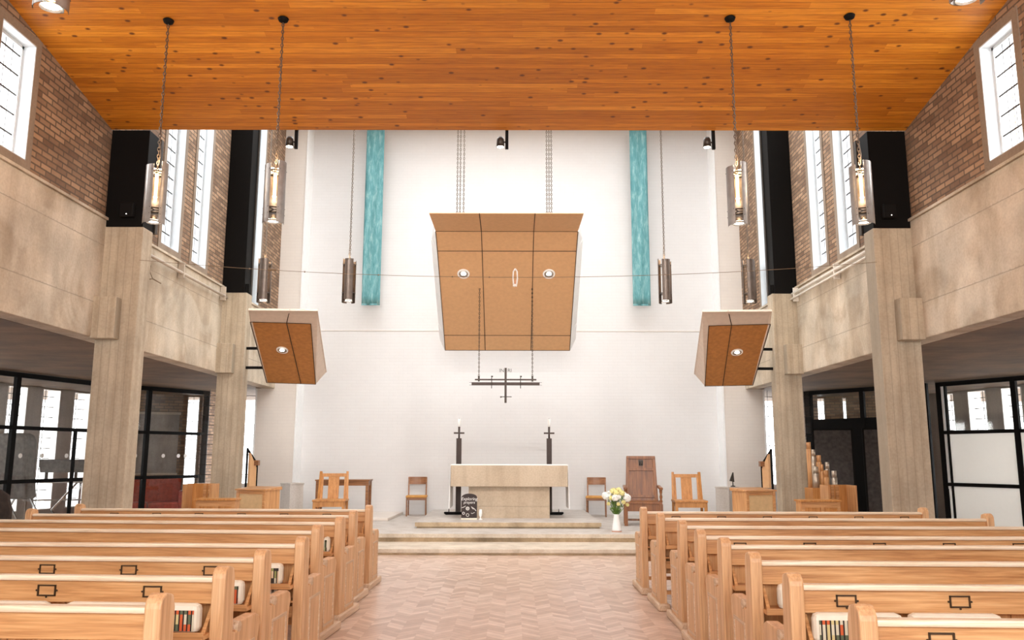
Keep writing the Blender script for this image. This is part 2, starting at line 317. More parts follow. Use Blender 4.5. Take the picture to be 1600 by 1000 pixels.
# ------------------------------------------------------------ mesh builder
class MB:
    def __init__(s): s.bm = bmesh.new()
    def box(s, x0, x1, y0, y1, z0, z1, mi=0):
        v = [s.bm.verts.new(p) for p in ((x0,y0,z0),(x1,y0,z0),(x1,y1,z0),(x0,y1,z0),(x0,y0,z1),(x1,y0,z1),(x1,y1,z1),(x0,y1,z1))]
        for f in ((0,3,2,1),(4,5,6,7),(0,1,5,4),(1,2,6,5),(2,3,7,6),(3,0,4,7)):
            s.bm.faces.new([v[i] for i in f]).material_index = mi
        return s
    def hexa(s, p, mi=0):   # p: bottom 4 (ccw), top 4
        v = [s.bm.verts.new(q) for q in p]
        for f in ((0,3,2,1),(4,5,6,7),(0,1,5,4),(1,2,6,5),(2,3,7,6),(3,0,4,7)):
            s.bm.faces.new([v[i] for i in f]).material_index = mi
        return s
    def tube(s, a, b, r, n=10, r2=None, mi=0, caps=True):
        a, b = Vector(a), Vector(b); d = (b-a)
        if d.length < 1e-6: return s
        q = d.to_track_quat('Z', 'Y'); r2 = r if r2 is None else r2
        A = [s.bm.verts.new(a+q@Vector((r*math.cos(2*PI*i/n), r*math.sin(2*PI*i/n), 0))) for i in range(n)]
        B = [s.bm.verts.new(b+q@Vector((r2*math.cos(2*PI*i/n), r2*math.sin(2*PI*i/n), 0))) for i in range(n)]
        for i in range(n):
            f = s.bm.faces.new((A[i], A[(i+1)%n], B[(i+1)%n], B[i])); f.smooth = n > 6; f.material_index = mi
        if caps:
            s.bm.faces.new(A[::-1]).material_index = mi; s.bm.faces.new(B).material_index = mi
        return s
    def path(s, pts, r, n=8):
        for a, b in zip(pts, pts[1:]): s.tube(a, b, r, n)
        return s
    def bar(s, a, b, w, h, up=(0, 0, 1)):
        a, b = Vector(a), Vector(b); d = (b-a).normalized(); sd = d.cross(Vector(up))
        if sd.length < 1e-4: sd = d.cross(Vector((0, 1, 0)))
        sd.normalize(); u = sd.cross(d)
        P = []
        for c in (a, b):
            P.append([c-sd*w/2-u*h/2, c+sd*w/2-u*h/2, c+sd*w/2+u*h/2, c-sd*w/2+u*h/2])
        s.hexa(P[0]+P[1]); return s
    def prism(s, poly, axis, t0, t1):  # poly in the two remaining axes
        def mk(p, t):
            return {'x': (t, p[0], p[1]), 'y': (p[0], t, p[1]), 'z': (p[0], p[1], t)}[axis]
        A = [s.bm.verts.new(mk(p, t0)) for p in poly]; B = [s.bm.verts.new(mk(p, t1)) for p in poly]; n = len(poly)
        s.bm.faces.new(A[::-1]); s.bm.faces.new(B)
        for i in range(n): s.bm.faces.new((A[i], A[(i+1)%n], B[(i+1)%n], B[i]))
        return s
    def lathe(s, prof, c=(0, 0, 0), n=24, smooth=True, a0=0, a1=2*PI):
        full = abs(a1-a0-2*PI) < 1e-6; k = n if full else n+1
        rings = []
        for (r, z) in prof:
            rings.append([s.bm.verts.new((c[0]+r*math.cos(a0+(a1-a0)*i/n), c[1]+r*math.sin(a0+(a1-a0)*i/n), c[2]+z)) for i in range(k)])
        for A, B in zip(rings, rings[1:]):
            for i in range(n):
                j = (i+1) % k
                f = s.bm.faces.new((A[i], A[j], B[j], B[i])); f.smooth = smooth
        return s
    def ball(s, c, r, sub=2, sq=(1, 1, 1)):
        res = bmesh.ops.create_icosphere(s.bm, subdivisions=sub, radius=r)
        for v in res['verts']: v.co = Vector((v.co.x*sq[0]+c[0], v.co.y*sq[1]+c[1], v.co.z*sq[2]+c[2]))
        for v in res['verts']:
            for f in v.link_faces: f.smooth = True
        return s
    def quad(s, *p):
        s.bm.faces.new([s.bm.verts.new(q) for q in p]); return s
    def build(s, name, mat, parent=None, loc=None, bevel=0, rot=None):
        bmesh.ops.recalc_face_normals(s.bm, faces=s.bm.faces[:])
        me = bpy.data.meshes.new(name); s.bm.to_mesh(me); s.bm.free()
        for mm in (mat if isinstance(mat, (list, tuple)) else [mat]): me.materials.append(mm)
        o = bpy.data.objects.new(name, me); col.objects.link(o)
        if parent: o.parent = parent
        if loc: o.location = loc
        if rot: o.rotation_euler = rot
        if bevel:
            b = o.modifiers.new('bevel', 'BEVEL'); b.width = bevel; b.segments = 2; b.limit_method = 'ANGLE'; b.angle_limit = .6
        return o

def thing(name, label, cat, loc=(0, 0, 0), rz=0, group=None):
    o = bpy.data.objects.new(name, None); col.objects.link(o); o.empty_display_size = .1
    o.location = loc; o.rotation_euler = (0, 0, rz); o['label'] = label; o['category'] = cat
    if group: o['group'] = group
    return o
def tag(o, label, cat, group=None):
    o['label'] = label; o['category'] = cat
    if group: o['group'] = group
    return o
def struct(o): o['kind'] = 'structure'; return o
def copy_tree(o, parent=None):
    c = o.copy(); col.objects.link(c)
    if parent: c.parent = parent
    for ch in [x for x in o.children]: copy_tree(ch, c)
    return c
def link_chain(mb, a, b, pitch=.036, r=.0045, w=.011):
    a, b = Vector(a), Vector(b); d = b-a; n = max(1, int(d.length/pitch)); q = d.to_track_quat('Z', 'Y')
    for i in range(n):
        c = a+d*((i+.5)/n); tw = PI/2*(i % 2)
        pts = []
        for k in range(6):
            t = 2*PI*k/6; p = Vector((w*math.cos(t)*math.cos(tw), w*math.cos(t)*math.sin(tw), pitch*.62*math.sin(t)))
            pts.append(c+q@p)
        for k in range(6): mb.tube(pts[k], pts[(k+1) % 6], r, 4, caps=False)
    return mb

# ------------------------------------------------------------ structure
WX = 5.5; BZ0, BZ1 = 3.14, 4.77; CY = 10.91; CZ = 6.07; SL = .2
YB = 19.3; YR = 19.85
def ceil_z(y): return CZ+SL*(CY-y)
struct(MB().box(-15, 15, -6.2, 23.5, -.2, 0).build('floor', M['floor']))
# nave ceiling: sloping pine boards, and the plain sanctuary roof above
struct(MB().hexa([(-5.9, -6.2, ceil_z(-6.2)), (5.9, -6.2, ceil_z(-6.2)), (5.9, CY, CZ), (-5.9, CY, CZ),
                  (-5.9, -6.2, ceil_z(-6.2)+.12), (5.9, -6.2, ceil_z(-6.2)+.12), (5.9, CY, CZ+.12), (-5.9, CY, CZ+.12)]).build('ceiling', M['ceiling']))
struct(MB().box(-5.9, 5.9, CY-.1, CY-.02, CZ+.14, 10).build('wall_above_ceiling_edge', M['white_side']))
struct(MB().box(-5.9, 5.9, CY-.1, 12.2, 9.8, 10).box(-5.9, 5.9, 18.2, 20.1, 9.8, 10).box(-5.9, -4.8, 12.2, 18.2, 9.8, 10).box(4.8, 5.9, 12.2, 18.2, 9.8, 10)
       .build('ceiling_sanctuary', M['white_side']))  # unseen roof, its opening added to go with the overhead fill
# unseen west wall, its opening added to go with the fill light
b = MB().box(-15, -5, -6.2, -6, 0, 9.8).box(5, 15, -6.2, -6, 0, 9.8).box(-5, 5, -6.2, -6, 0, 1.6).box(-5, 5, -6.2, -6, 7.2, 9.8)
struct(b.build('wall_west', M['brick_x']))

WIN = [(-3.2, -2.5), (-1.4, -.7), (.4, 1.1), (2.2, 2.9), (3.5, 4.15), (4.8, 5.45), (7.05, 7.7), (8.37, 9.02), (12.7, 13.4), (13.96, 14.62), (17.1, 17.78)]
def wz(i):
    y0, y1 = WIN[i]
    if y0 < CY: return 4.92, ceil_z(y1)-.13
    return 4.92 if y0 < 16 else 4.78, 9.3
wn_no = 1
for s, side in ((-1, 'left'), (1, 'right')):
    xi, xo = s*(WX+.02), s*(WX+.36)
    x0, x1 = min(xi, xo), max(xi, xo)
    b = MB(); y = -6.0
    for i, (a, c) in enumerate(WIN):
        z0, z1 = wz(i)
        b.box(x0, x1, y, a, BZ1, 9.8); b.box(x0, x1, a, c, BZ1-.02, z0); b.box(x0, x1, a, c, z1, 9.8); y = c
    b.box(x0, x1, y, YB+.9, BZ1, 9.8)
    struct(b.build('wall_'+side, M['brick_y']))
    # concrete balcony front and its slab soffit
    b = MB().box(min(s*WX, s*(WX+.3)), max(s*WX, s*(WX+.3)), -6, YB, BZ0, BZ1)
    struct(b.build('balcony_parapet_'+side, M['conc_wall'], bevel=.01))
    b = MB().box(min(s*(WX-.03), s*(WX+.1)), max(s*(WX-.03), s*(WX+.1)), -6, YB, BZ1, BZ1+.035)
    struct(b.build('trim_%d' % (1 if s < 0 else 2), M['conc_wall']))
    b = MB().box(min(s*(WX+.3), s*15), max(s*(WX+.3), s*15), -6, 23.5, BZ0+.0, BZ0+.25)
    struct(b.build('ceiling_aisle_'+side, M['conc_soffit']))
    # windows of the clerestory
    for i, (a, c) in enumerate(WIN):
        z0, z1 = wz(i); g = s*(WX+.17)
        e = .014
        b = MB()
        for (ya, yb, za, zb) in ((a, a+e, z0, z1), (c-e, c, z0, z1), (a, c, z0, z0+e), (a, c, z1-e, z1)):
            b.box(min(s*(WX+.012), s*(WX+.34)), max(s*(WX+.012), s*(WX+.34)), ya, yb, za, zb)
        for (ya, yb, za, zb) in ((a, a+.05, z0, z1), (c-.05, c, z0, z1), (a, c, z0, z0+.05), (a, c, z1-.05, z1)):
            b.box(g-.02, g+.02, ya, yb, za, zb)
        w = struct(b.build('window_%d' % wn_no, M['window_white'])); wn_no += 1
        MB().box(g-.004, g+.004, a+.05, c-.05, z0+.05, z1-.05).build('pane', M['glass'], w)
        b = MB(); z = z0+.05+.24
        while z < z1-.1:
            b.box(g-.006, g+.006, a+.03, c-.03, z-.009, z+.009); z += .24
        for k in (1, 2, 3):
            yy = a+.05+(c-a-.1)*k/4; b.box(g-.003, g+.003, yy-.003, yy+.003, z0+.03, z1-.03)
        b.build('glazing_bars', M['iron'], w)
        b = MB(); t = .10; X0, X1 = min(s*(WX+.008), s*(WX+.03)), max(s*(WX+.008), s*(WX+.03))
        b.box(X0, X1, a-t, a, z0-t, z1+t).box(X0, X1, c, c+t, z0-t, z1+t).box(X0, X1, a, c, z0-t, z0).box(X0, X1, a, c, z1, z1+t)
        b.build('surround', M['surround'], w)
        if i == 10:
            b = MB()
            for (ya, yb, za, zb) in ((a+.04, a+.075, z0+.04, z0+.95), (c-.085, c-.05, z0+.04, z0+.95), (a+.04, c-.05, z0+.04, z0+.08), (a+.04, c-.05, z0+.91, z0+.95)):
                b.box(g-.03, g+.03, ya, yb, za, zb)
            b.build('casement', M['steel_black'], w)
    # pipes on top of the parapet
# back walls: side flanks and the recessed white centre
for s, side in ((-1, 'left'), (1, 'right')):
    struct(MB().box(min(s*4.99, s*5.90), max(s*4.99, s*5.90), YB, YB+.9, 0, 9.8).build('wall_back_'+side, M['white_side']))
    struct(MB().box(min(s*4.99, s*4.955), max(s*4.99, s*4.955), YB-.015, YB+.56, .24, 9.8).build('trim_%d' % (3 if s < 0 else 4), M['white_reveal']))
struct(MB().box(-5.0, 5.0, YR, YR+.3, 0, 9.8).build('wall_back', M['white_brick']))
struct(MB().box(-4.95, 4.95, YR-.012, YR, 4.585, 4.60).build('trim_5', M['white_side']))

# generic outer wall segment with slit windows
def outer_wall(name, P, Q, ops, mat, zt=3.14, th=.34, z0=.35, z1=3.1):
    P = Vector((*P, 0)); Q = Vector((*Q, 0)); L = (Q-P).length; ang = math.atan2(Q.y-P.y, Q.x-P.x)
    global wn_no
    b = MB(); x = 0
    for (a, c) in ops:
        b.box(x, a, 0, th, 0, zt); b.box(a, c, 0, th, 0, z0); b.box(a, c, 0, th, z1, zt); x = c
    b.box(x, L, 0, th, 0, zt)
    o = struct(b.build(name, mat, loc=P, rot=(0, 0, ang)))
    for (a, c) in ops:
        b = MB()
        for (xa, xb, za, zb) in ((a, a+.02, z0, z1), (c-.02, c, z0, z1), (a, c, z0, z0+.02)):
            b.box(xa, xb, -.01, th+.0, za, zb)
        w = struct(b.build('window_%d' % wn_no, M['white_reveal'], loc=P, rot=(0, 0, ang))); wn_no += 1
        MB().box(a+.02, c-.02, th-.16, th-.15, z0, z1).build('pane', M['glass'], w)
        b = MB(); z = z0+.2
        while z < z1: b.box(a, c, th-.18, th-.165, z-.008, z+.008); z += .24
        b.box((a+c)/2-.005, (a+c)/2+.005, th-.18, th-.165, z0, z1)
        b.build('glazing_bars', M['iron'], w)
    return o
def slits(L, first, step, w):
    r = []; x = first
    while x+w < L-.1: r.append((x, x+w)); x += step
    return r
# left shell (interior to the right of travel direction P->Q must be -y side, so run the walls accordingly)
outer_wall('wall_outer_left', (-14.2, 4.0), (-10.4, 21.0), slits(17.4, .5, 1.0, .56), M['conc_fin'])
outer_wall('wall_outer_left_end', (-10.6, 20.7), (-7.4, 21.994), [(2.36, 2.66)], M['brick_x'])
outer_wall('wall_outer_right', (10.4, 21.0), (14.2, 4.0), slits(17.4, .6, 1.0, .56), M['conc_fin'])
outer_wall('wall_outer_right_end', (7.4, 21.994), (10.6, 20.7), [(.68, .88), (1.31, 1.41)], M['brick_x'])
for s, side in ((-1, 'left'), (1, 'right')):
    struct(MB().box(min(s*14.1, s*14.4), max(s*14.1, s*14.4), -6, 4.4, 0, 3.14).build('wall_outer_front_'+side, M['conc_fin']))
    struct(MB().box(min(s*7.32, s*7.5), max(s*7.32, s*7.5), 20.2, 22.1, 0, 3.14).build('wall_return_'+side, M['brick_y']))
    # tall window in the return between back wall and glazed screen
    w = struct(MB().box(min(s*5.90, s*5.94), max(s*5.90, s*5.94), YB, YB+.5, .9, 3.14).box(min(s*5.94, s*7.3), max(s*5.94, s*7.3), YB+.25, YB+.5, 0, .95)
               .build('window_%d' % wn_no, M['white_reveal'])); wn_no += 1
    x0, x1 = min(s*5.94, s*7.3), max(s*5.94, s*7.3)
    MB().box(x0, x1, YB+.36, YB+.37, .95, 3.14).build('pane', M['glass'], w)
    b = MB(); z = 1.15
    while z < 3.1: b.box(x0, x1, YB+.34, YB+.36, z-.007, z+.007); z += .23
    for k in range(1, 7): b.box(x0+.17*k-.004, x0+.17*k+.004, YB+.34, YB+.36, .95, 3.14)
    b.build('glazing_bars', M['iron'], w)

# ------------------------------------------------------------ sanctuary floor
b = MB().box(-4.85, 4.85, 13.85, YR, .035, .10)
st = struct(b.build('step_lower', M['stone'], bevel=.006))
MB().box(-4.84, 4.84, 13.88, 14.5, -.01, .036).build('riser', M['stone_rough'], st)
b = MB().box(-4.85, 4.85, 14.96, YR, .175, .24)
st = struct(b.build('step_upper', M['stone_grey'], bevel=.006))
MB().box(-4.85, 4.85, 14.955, 15.2, .172, .238).build('nosing', M['stone'], st)
MB().box(-4.83, 4.83, 15.0, YR, .10, .175).build('riser', M['stone_rough'], st)
b = MB().box(-1.78, 1.75, 16.06, YR, .27, .352)
st = struct(b.build('altar_platform', M['stone_grey'], bevel=.006))
MB().box(-1.78, 1.75, 16.054, 16.2, .272, .349).build('nosing', M['stone_rough'], st)
MB().box(-1.75, 1.72, 16.10, YR, .24, .27).build('riser', M['stone_rough'], st)
b = MB().prism([(-4.9, 17.85), (-2.55, 17.8), (-2.5, YR), (-4.9, YR)], 'z', .24, .30)
struct(b.build('plinth_low', M['white_side'], bevel=.01))

# ------------------------------------------------------------ columns
def column(s, yf, lab, ztop=4.68):
    t = thing('concrete_column', lab, 'column', (s*5.2, yf, 0), 0, 'concrete columns carrying the balconies')
    i0, i1 = -.27*s, .27*s   # inner face at -s side
    xin, xout = -s*(.215 if yf < 12 else .165), s*.32
    b = MB(); y1 = .31
    xo2 = s*.33
    A, B = sorted((xin, xo2)); C_, D = sorted((xin, xout))
    b.hexa([(A, 0, 0), (B, 0, 0), (B, y1, 0), (A, y1, 0), (C_, 0, ztop), (D, 0, ztop), (D, y1, ztop), (C_, y1, ztop)])
    b.build('shaft', M['conc_col'], t, bevel=.012)
    x0, x1 = sorted((s*.31, s*.0))
    MB().box(x0, x1, -.16, .0, BZ0-.02, 3.68).build('corbel', M['conc_col'], t, bevel=.008)
    return t
column(-1, 10.93, 'tall board-marked concrete column at left, nearest the pews')
column(1, 10.93, 'tall board-marked concrete column at right, nearest the pews')
column(-1, 15.55, 'farther concrete column at left, beside the sanctuary steps')
column(1, 15.55, 'farther concrete column at right, beside the sanctuary steps')
def black_column(s, yf, ztop, lab, boxed):
    t = thing('steel_column', lab, 'column', (s*5.2, yf, 4.68), 0, 'black columns standing on the concrete columns')
    ci = .205 if boxed else .11
    x0, x1 = sorted((-s*ci, s*.325))
    MB().box(x0, x1, .0, .42, 0, ztop-4.68).build('casing', M['steel_clad'], t, bevel=.006)
    x0, x1 = sorted((-s*(ci+.001), -s*(ci+.02)))
    MB().box(x0, x1, .34, .42, 0, ztop-4.68).build('edge_strip', M['iron'], t)
    if boxed:
        MB().box(-.09, .09, -.09, 0, .12, .32).build('sensor_box', M['steel_black'], t, bevel=.01)
        MB().ball((.01, -.095, .155), .008, 1).build('indicator', M['spot_soft'], t)
    else:
        x0, x1 = sorted((-s*(ci+.001), -s*(ci+.07)))
        MB().box(x0, x1, .05, .16, .02, .18).build('junction_box', M['steel_black'], t)
black_column(-1, 10.93, 6.07, 'black clad column at left under the ceiling edge, with small box', True)
black_column(1, 10.93, 6.07, 'black clad column at right under the ceiling edge, with small box', True)
black_column(-1, 15.55, 9.6, 'taller black clad column at left beyond the ceiling edge', False)
black_column(1, 15.55, 9.6, 'taller black clad column at right beyond the ceiling edge', False)

# pipes
def pipe_run(name, s, xs, lab, mat, zs):
    t = thing(name, lab, 'pipe', (s*5.42, 11.2, 4.6))
    for k, (dx, z, r) in enumerate(zs):
        MB().tube((dx*s, .05, z), (dx*s, 4.4, z), r, 10).build('pipe', mat, t)
    for y in (.3, 2.2, 4.2): MB().box(-.03 if s > 0 else -.07, .07 if s > 0 else .03, y-.015, y+.015, -.1, .16).build('bracket', mat, t)
pipe_run('heating_pipe', -1, 0, 'single painted pipe running along the top of the left balcony', M['pipe'], [(0.0, -.02, .026)])
pipe_run('heating_pipe', 1, 0, 'twin cream pipes running along the top of the right balcony', M['pipe_white'], [(0.0, .06, .03), (-.03, -.04, .02)])

# ------------------------------------------------------------ glazed partitions
def partition(name, P, Q, lab, ops):
    P = Vector((*P, 0)); Q = Vector((*Q, 0)); L = (Q-P).length; ang = math.atan2(Q.y-P.y, Q.x-P.x)
    t = thing(name, lab, 'glass screen', P, ang, 'glazed screens closing the aisles')
    t['L'] = L
    ops(t, L); del t['L']
    return t
def frame_bars(t, L, posts, rails, thin=()):
    b = MB()
    for x in posts: b.box(x-.05, x+.05, -.04, .04, 0, 3.12)
    for z in rails: b.box(0, L, -.035, .035, z-.035, z+.035)
    b.box(0, L, -.04, .04, 3.04, 3.13).box(0, L, -.04, .04, 0, .06)
    for x, z0, z1 in thin: b.box(x-.02, x+.02, -.03, .03, z0, z1)
    b.build('frame', M['steel_black'], t)
def panes(t, xs, zs, mats=None):
    for i, (a, c) in enumerate(zip(xs, xs[1:])):
        for j, (z0, z1) in enumerate(zip(zs, zs[1:])):
            MB().box(a, c, -.004, .004, z0, z1).build('pane', (mats or {}).get((i, j), M['glass_screen']), t)
def dots(t, xs, y=-.012):
    for x in xs:
        MB().tube((x, y, 1.58), (x, y+.004, 1.58), .045, 18).build('glass_marker', M['white'], t)
# left 1: from (-9.9,12.6) through (-9.27,15.54) to (-8.6,17.9)
def L1(t, L):
    k = lambda y: (y-12.8)/(17.75-12.8)*L
    ps = [0.05, k(15.54), L-.05]
    frame_bars(t, L, ps, [2.1, 1.1], [(k(17.04), 0, 2.1)])
    panes(t, ps, [0, 1.1, 2.1, 3.08]); dots(t, [k(15.75), k(16.25), k(16.85)])
partition('glass_partition', (-9.975, 12.8), (-8.7, 17.75), 'black framed glass screen at far left with round white markers', L1)
def L2(t, L):
    k = lambda x: (x+8.65)/(8.65-7.33)*L
    ps = [.05, k(-8.17), L-.05]
    frame_bars(t, L, ps, [2.1, 1.1]); panes(t, ps, [0, 1.1, 2.1, 3.08]); dots(t, [k(-8.3), k(-7.93), k(-7.72), k(-7.62)])
partition('glass_partition', (-8.65, 17.95), (-7.33, 20.1), 'black framed glass screen at left between the two concrete columns', L2)
def R1(t, L):   # running from (8.96,17.34) to (10.9,13.8)
    k = lambda y: (17.34-y)/(17.34-13.0)*L
    ps = [.05, k(15.94), L-.05]
    frame_bars(t, L, ps, [2.09, 1.04], [(.19, 0, 3.1)])
    MB().box(.09, .15, -.02, .02, .95, 3.04).build('white_strip', M['white'], t)
    panes(t, ps, [0, 1.04, 2.09, 3.08], {(0, 0): M['frost'], (0, 1): M['frost'], (1, 0): M['frost'], (1, 1): M['frost']})
partition('glass_partition', (8.96, 17.34), (11.35, 13.0), 'black framed screen at far right with white filmed lower panes', R1)
def R2(t, L):
    k = lambda x: (x-7.1)/(8.75-7.1)*L
    ps = [.05, k(7.92), L-.05]
    frame_bars(t, L, ps+[.14], [2.42, 2.1]); 
    b = MB().box(0, L, -.03, .03, 2.1, 2.42); b.build('solid_panel', M['steel_black'], t)
    panes(t, ps, [2.42, 3.08])
    MB().box(.12, L, -.02, .02, 0, 2.1).build('door_panel', M['steel_black'], t)
partition('glass_partition', (7.05, 19.8), (8.82, 17.45), 'dark screen at right with a narrow glazed strip along its top', R2)

# charcoal felt screens in front of the right dark screen
for k, (px, py, w, lab) in enumerate(((6.55, 18.0, .78, 'charcoal felt display screen at right, nearer the far concrete column'),
                                      (7.4, 17.45, .75, 'charcoal felt display screen at right, nearer the front concrete column'))):
    t = thing('display_screen', lab, 'screen', (px, py, 0), -.35, 'charcoal felt display screens')
    MB().box(0, w, -.02, .02, .08, 2.16).build('felt_panel', M['screen'], t)
    b = MB()
    for x in (0, w): b.box(x-.02, x+.02, -.025, .025, 0, 2.18)
    b.box(0, w, -.025, .025, 2.15, 2.19); b.box(-.1, .1, -.2, .2, 0, .03); b.build('screen_frame', M['steel_black'], t)

# ------------------------------------------------------------ pews
def build_pew(name, L, s, holders, lab, fl=.70):
    """local frame: x from aisle end (0) outward (s*L); y from the near face of the back post towards the altar"""
    t = thing(name, lab, 'pew', group='oak pews')
    X = lambda a, b: tuple(sorted((s*a, s*b)))
    prof = [(0.0, .06), (0.0, .93)]
    for k in range(5): 
        a = PI-k*PI/8; prof.append((.06+.06*math.cos(a), .94+.06*math.sin(a)))
    prof += [(.125, .985), (.145, .93), (.15, .64), (.20, .625), (.225, .655), (.26, .675), (.50, .675), (.555, .655), (.575, .61), (.555, .56), (.54, .5), (.54, .06)]
    for e, xx in enumerate((0, L-.075)):
        x0, x1 = X(xx, xx+.075)
        pe = MB().prism(prof, 'x', x0, x1).build('pew_end', M['oak_end'], t, bevel=.009)
        MB().box(x0-.025, x1+.025, -.05, fl, 0, .075).build('foot', M['oak_paler'], pe, bevel=.016)
        f = MB()
        xf = (x0-.004, x0) if s*(-1) < 0 and e == 0 else (x1, x1+.004)
        if e == 0:
            xf = (x0-.006, x0+.002) if s > 0 else (x1-.002, x1+.006)
            # raised mouldings framing the sunk panel, and the little scroll on the arm
            for (ya, yb, za, zb) in ((.19, .21, .13, .52), (.46, .48, .13, .52), (.19, .48, .11, .13), (.19, .48, .52, .54)):
                f.box(xf[0], xf[1], ya, yb, za, zb)
            f.tube((x0-.004 if s > 0 else x0, .235, .65), (x1 if s > 0 else x1+.004, .235, .65), .03, 12)
            f.build('moulding', M['oak_paler'], pe)
    x0, x1 = X(.07, L-.07)
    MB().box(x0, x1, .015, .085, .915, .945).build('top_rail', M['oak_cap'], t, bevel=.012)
    bb = MB().box(x0, x1, .045, .072, .80, .92).build('back_board', M['oak'], t, bevel=.004)
    b = MB(); n = int((L-.14)/.22)
    for k in range(n):
        a = .07+(L-.14)*k/n; c = .07+(L-.14)*(k+1)/n-.006; p, q = X(a, c); b.box(p, q, .135, .155, .36, .84)
    b.build('back_panel', M['oak_z'], t)
    MB().box(x0, x1, -.068, .133, .635, .66).box(x0, x1, -.082, -.0685, .635, .675).build('book_shelf', M['oak'], t, bevel=.003)
    MB().box(x0, x1, .04, .10, .42, .50).box(x0, x1, .02, .06, .16, .20).build('stretcher', M['oak'], t, bevel=.004)
    MB().box(x0, x1, .12, .52, .43, .455).build('seat', M['oak'], t, bevel=.006)
    MB().box(x0, x1, .0, .135, .53, .545).build('low_shelf', M['oak'], t, bevel=.003)
    # slanted brackets under the shelf
    for xx in (.085, L-.2):
        p, q = X(xx, xx+.02); MB().prism([(-.03, .66), (.03, .66), (.135, .80), (.09, .80)], 'x', p, q).build('shelf_bracket', M['oak'], t)
    for h in holders:
        c = s*h; b = MB(); w, hh, e = .052, .030, .007
        for (a, c2, za, zb) in ((c-w, c+w, hh-e, hh), (c-w, c+w, -hh, -hh+e), (c-w, c-w+e, -hh, hh), (c+w-e, c+w, -hh, hh)):
            b.box(a, c2, .036, .046, .862+za, .862+zb)
        b.ball((c-w-.006, .04, .862), .006, 1).ball((c+w+.006, .04, .862), .006, 1).ball((c, .04, .862-hh-.005), .006, 1)
        b.build('card_holder', M['brass'], t)
    return t
ordn = ['first', 'second', 'third', 'fourth', 'fifth', 'sixth', 'seventh', 'eighth']
# Y of near post face, aisle end x, outer end |x|, slope, holders start (offset from aisle end)
LR = [(10.33, 1.66, 5.35, -.03, (.55, .53)), (9.31, 1.66, 5.40, -.045, None), (8.35, 1.61, 5.6, -.075, None), (7.39, 1.61, 5.6, -.08, None),
      (6.31, 1.47, 5.6, -.04, None), (5.46, 1.515, 5.2, -.06, (.36, .55)), (4.63, 1.48, 5.2, -.06, (.42, .60)), (3.73, 1.45, 4.6, -.05, None)]
RR = [(10.06, 1.60, 5.02, 0, (.42, .545)), (9.02, 1.62, 5.2, 0, None), (8.02, 1.65, 5.6, -.005, None), (7.02, 1.60, 5.6, 0, (.36, .578)),
      (6.31, 1.62, 5.6, .0, None), (5.38, 1.57, 5.4, -.02, None), (4.42, 1.50, 5.2, -.03, (.30, .578)), (3.5, 1.48, 4.8, -.04, (.34, .58))]
PEWS = {}
for s, rows, block in ((-1, LR, 'left'), (1, RR, 'right')):
    for i, (Y, xa, xb, sl, hs) in enumerate(rows):
        L = xb-xa
        hold = []
        if hs:
            h = hs[0]
            while h < L-.15: hold.append(h); h += hs[1]
        where = '%s from the altar' % ordn[i] if i < 7 else 'nearest the camera'
        if i == 0: where = 'nearest the altar'
        extra = ' with small brass card holders' if hold else ''
        t = build_pew('church_pew', L, s, hold, 'pale oak pew%s in the %s block, %s' % (extra, block, where), .62 if (s, i) == (1, 4) else .70)
        t.location = (s*xa, Y, 0); t.rotation_euler = (0, 0, math.atan(sl) if s < 0 else math.atan(sl)); PEWS[(s, i)] = t
def on_pew(s, i, x, y, z):   # x offset from the aisle end outward
    t = PEWS[(s, i)]; a = t.rotation_euler[2]; X0 = s*x
    return (t.location.x+X0*math.cos(a)-y*math.sin(a), t.location.y+X0*math.sin(a)+y*math.cos(a), z), a

# kneelers
def kneeler(s, i, x, w, mat, lab, d=.09, h=.15):
    (p, a) = on_pew(s, i, x, .02, .662)
    t = thing('kneeler', lab, 'kneeler', p, a, 'needlepoint kneelers on the pew shelves')
    MB().box(-w/2, w/2, -.07, -.07+d, 0, h).build('cushion', M['cream'], t, bevel=.03)
    MB().box(-w/2+.02, w/2-.02, -.0745, -.069, .015, h-.03).build('needlepoint_front', M[mat], t)
    return t
kneeler(-1, 6, .22, .20, 'kneel_a', 'red and cream striped kneeler at the aisle end of the seventh left pew')
kneeler(-1, 6, .62, .50, 'kneel_b', 'cream topped kneeler on the seventh left pew, second from the aisle')
kneeler(-1, 6, 1.22, .50, 'kneel_a', 'cream topped kneeler on the seventh left pew, third from the aisle')
kneeler(-1, 5, .17, .10, 'kneel_a', 'cream edged kneeler at the aisle end of the sixth left pew')
kneeler(-1, 4, .25, .20, 'kneel_b', 'green and cream patterned kneeler at the aisle end of the fifth left pew')
kneeler(-1, 2, .14, .06, 'kneel_b', 'cream edged kneeler at the aisle end of the third left pew')
kneeler(1, 5, .22, .12, 'kneel_a', 'cream edged kneeler at the aisle end of the sixth right pew')
kneeler(1, 5, .82, .46, 'kneel_b', 'cream kneeler on the sixth right pew, second from the aisle')
kneeler(1, 5, 1.37, .46, 'kneel_a', 'cream kneeler on the sixth right pew, third from the aisle')
kneeler(1, 6, .33, .45, 'kneel_a', 'black, red and yellow striped kneeler at the aisle end of the seventh right pew')
kneeler(1, 6, .82, .46, 'kneel_b', 'cream kneeler on the seventh right pew, second from the aisle')
# hymn books on the low shelf
for (s, i, x, lab) in ((-1, 4, .20, 'grey-green hymn book on the low shelf of the fifth left pew'), (-1, 4, .245, 'pale hymn book beside the grey-green one on the fifth left pew')):
    (p, a) = on_pew(s, i, x, .04, .547)
    t = thing('hymn_book', lab, 'book', p, a, 'hymn books')
    g = M['book_green'] if 'grey-green hymn' in lab[:18] else M['paper']
    MB().box(-.016, .016, -.04, .06, 0, .085).build('cover', g, t, bevel=.002)
    MB().box(-.012, .012, -.042, .058, .004, .083).build('pages', M['paper'], t)

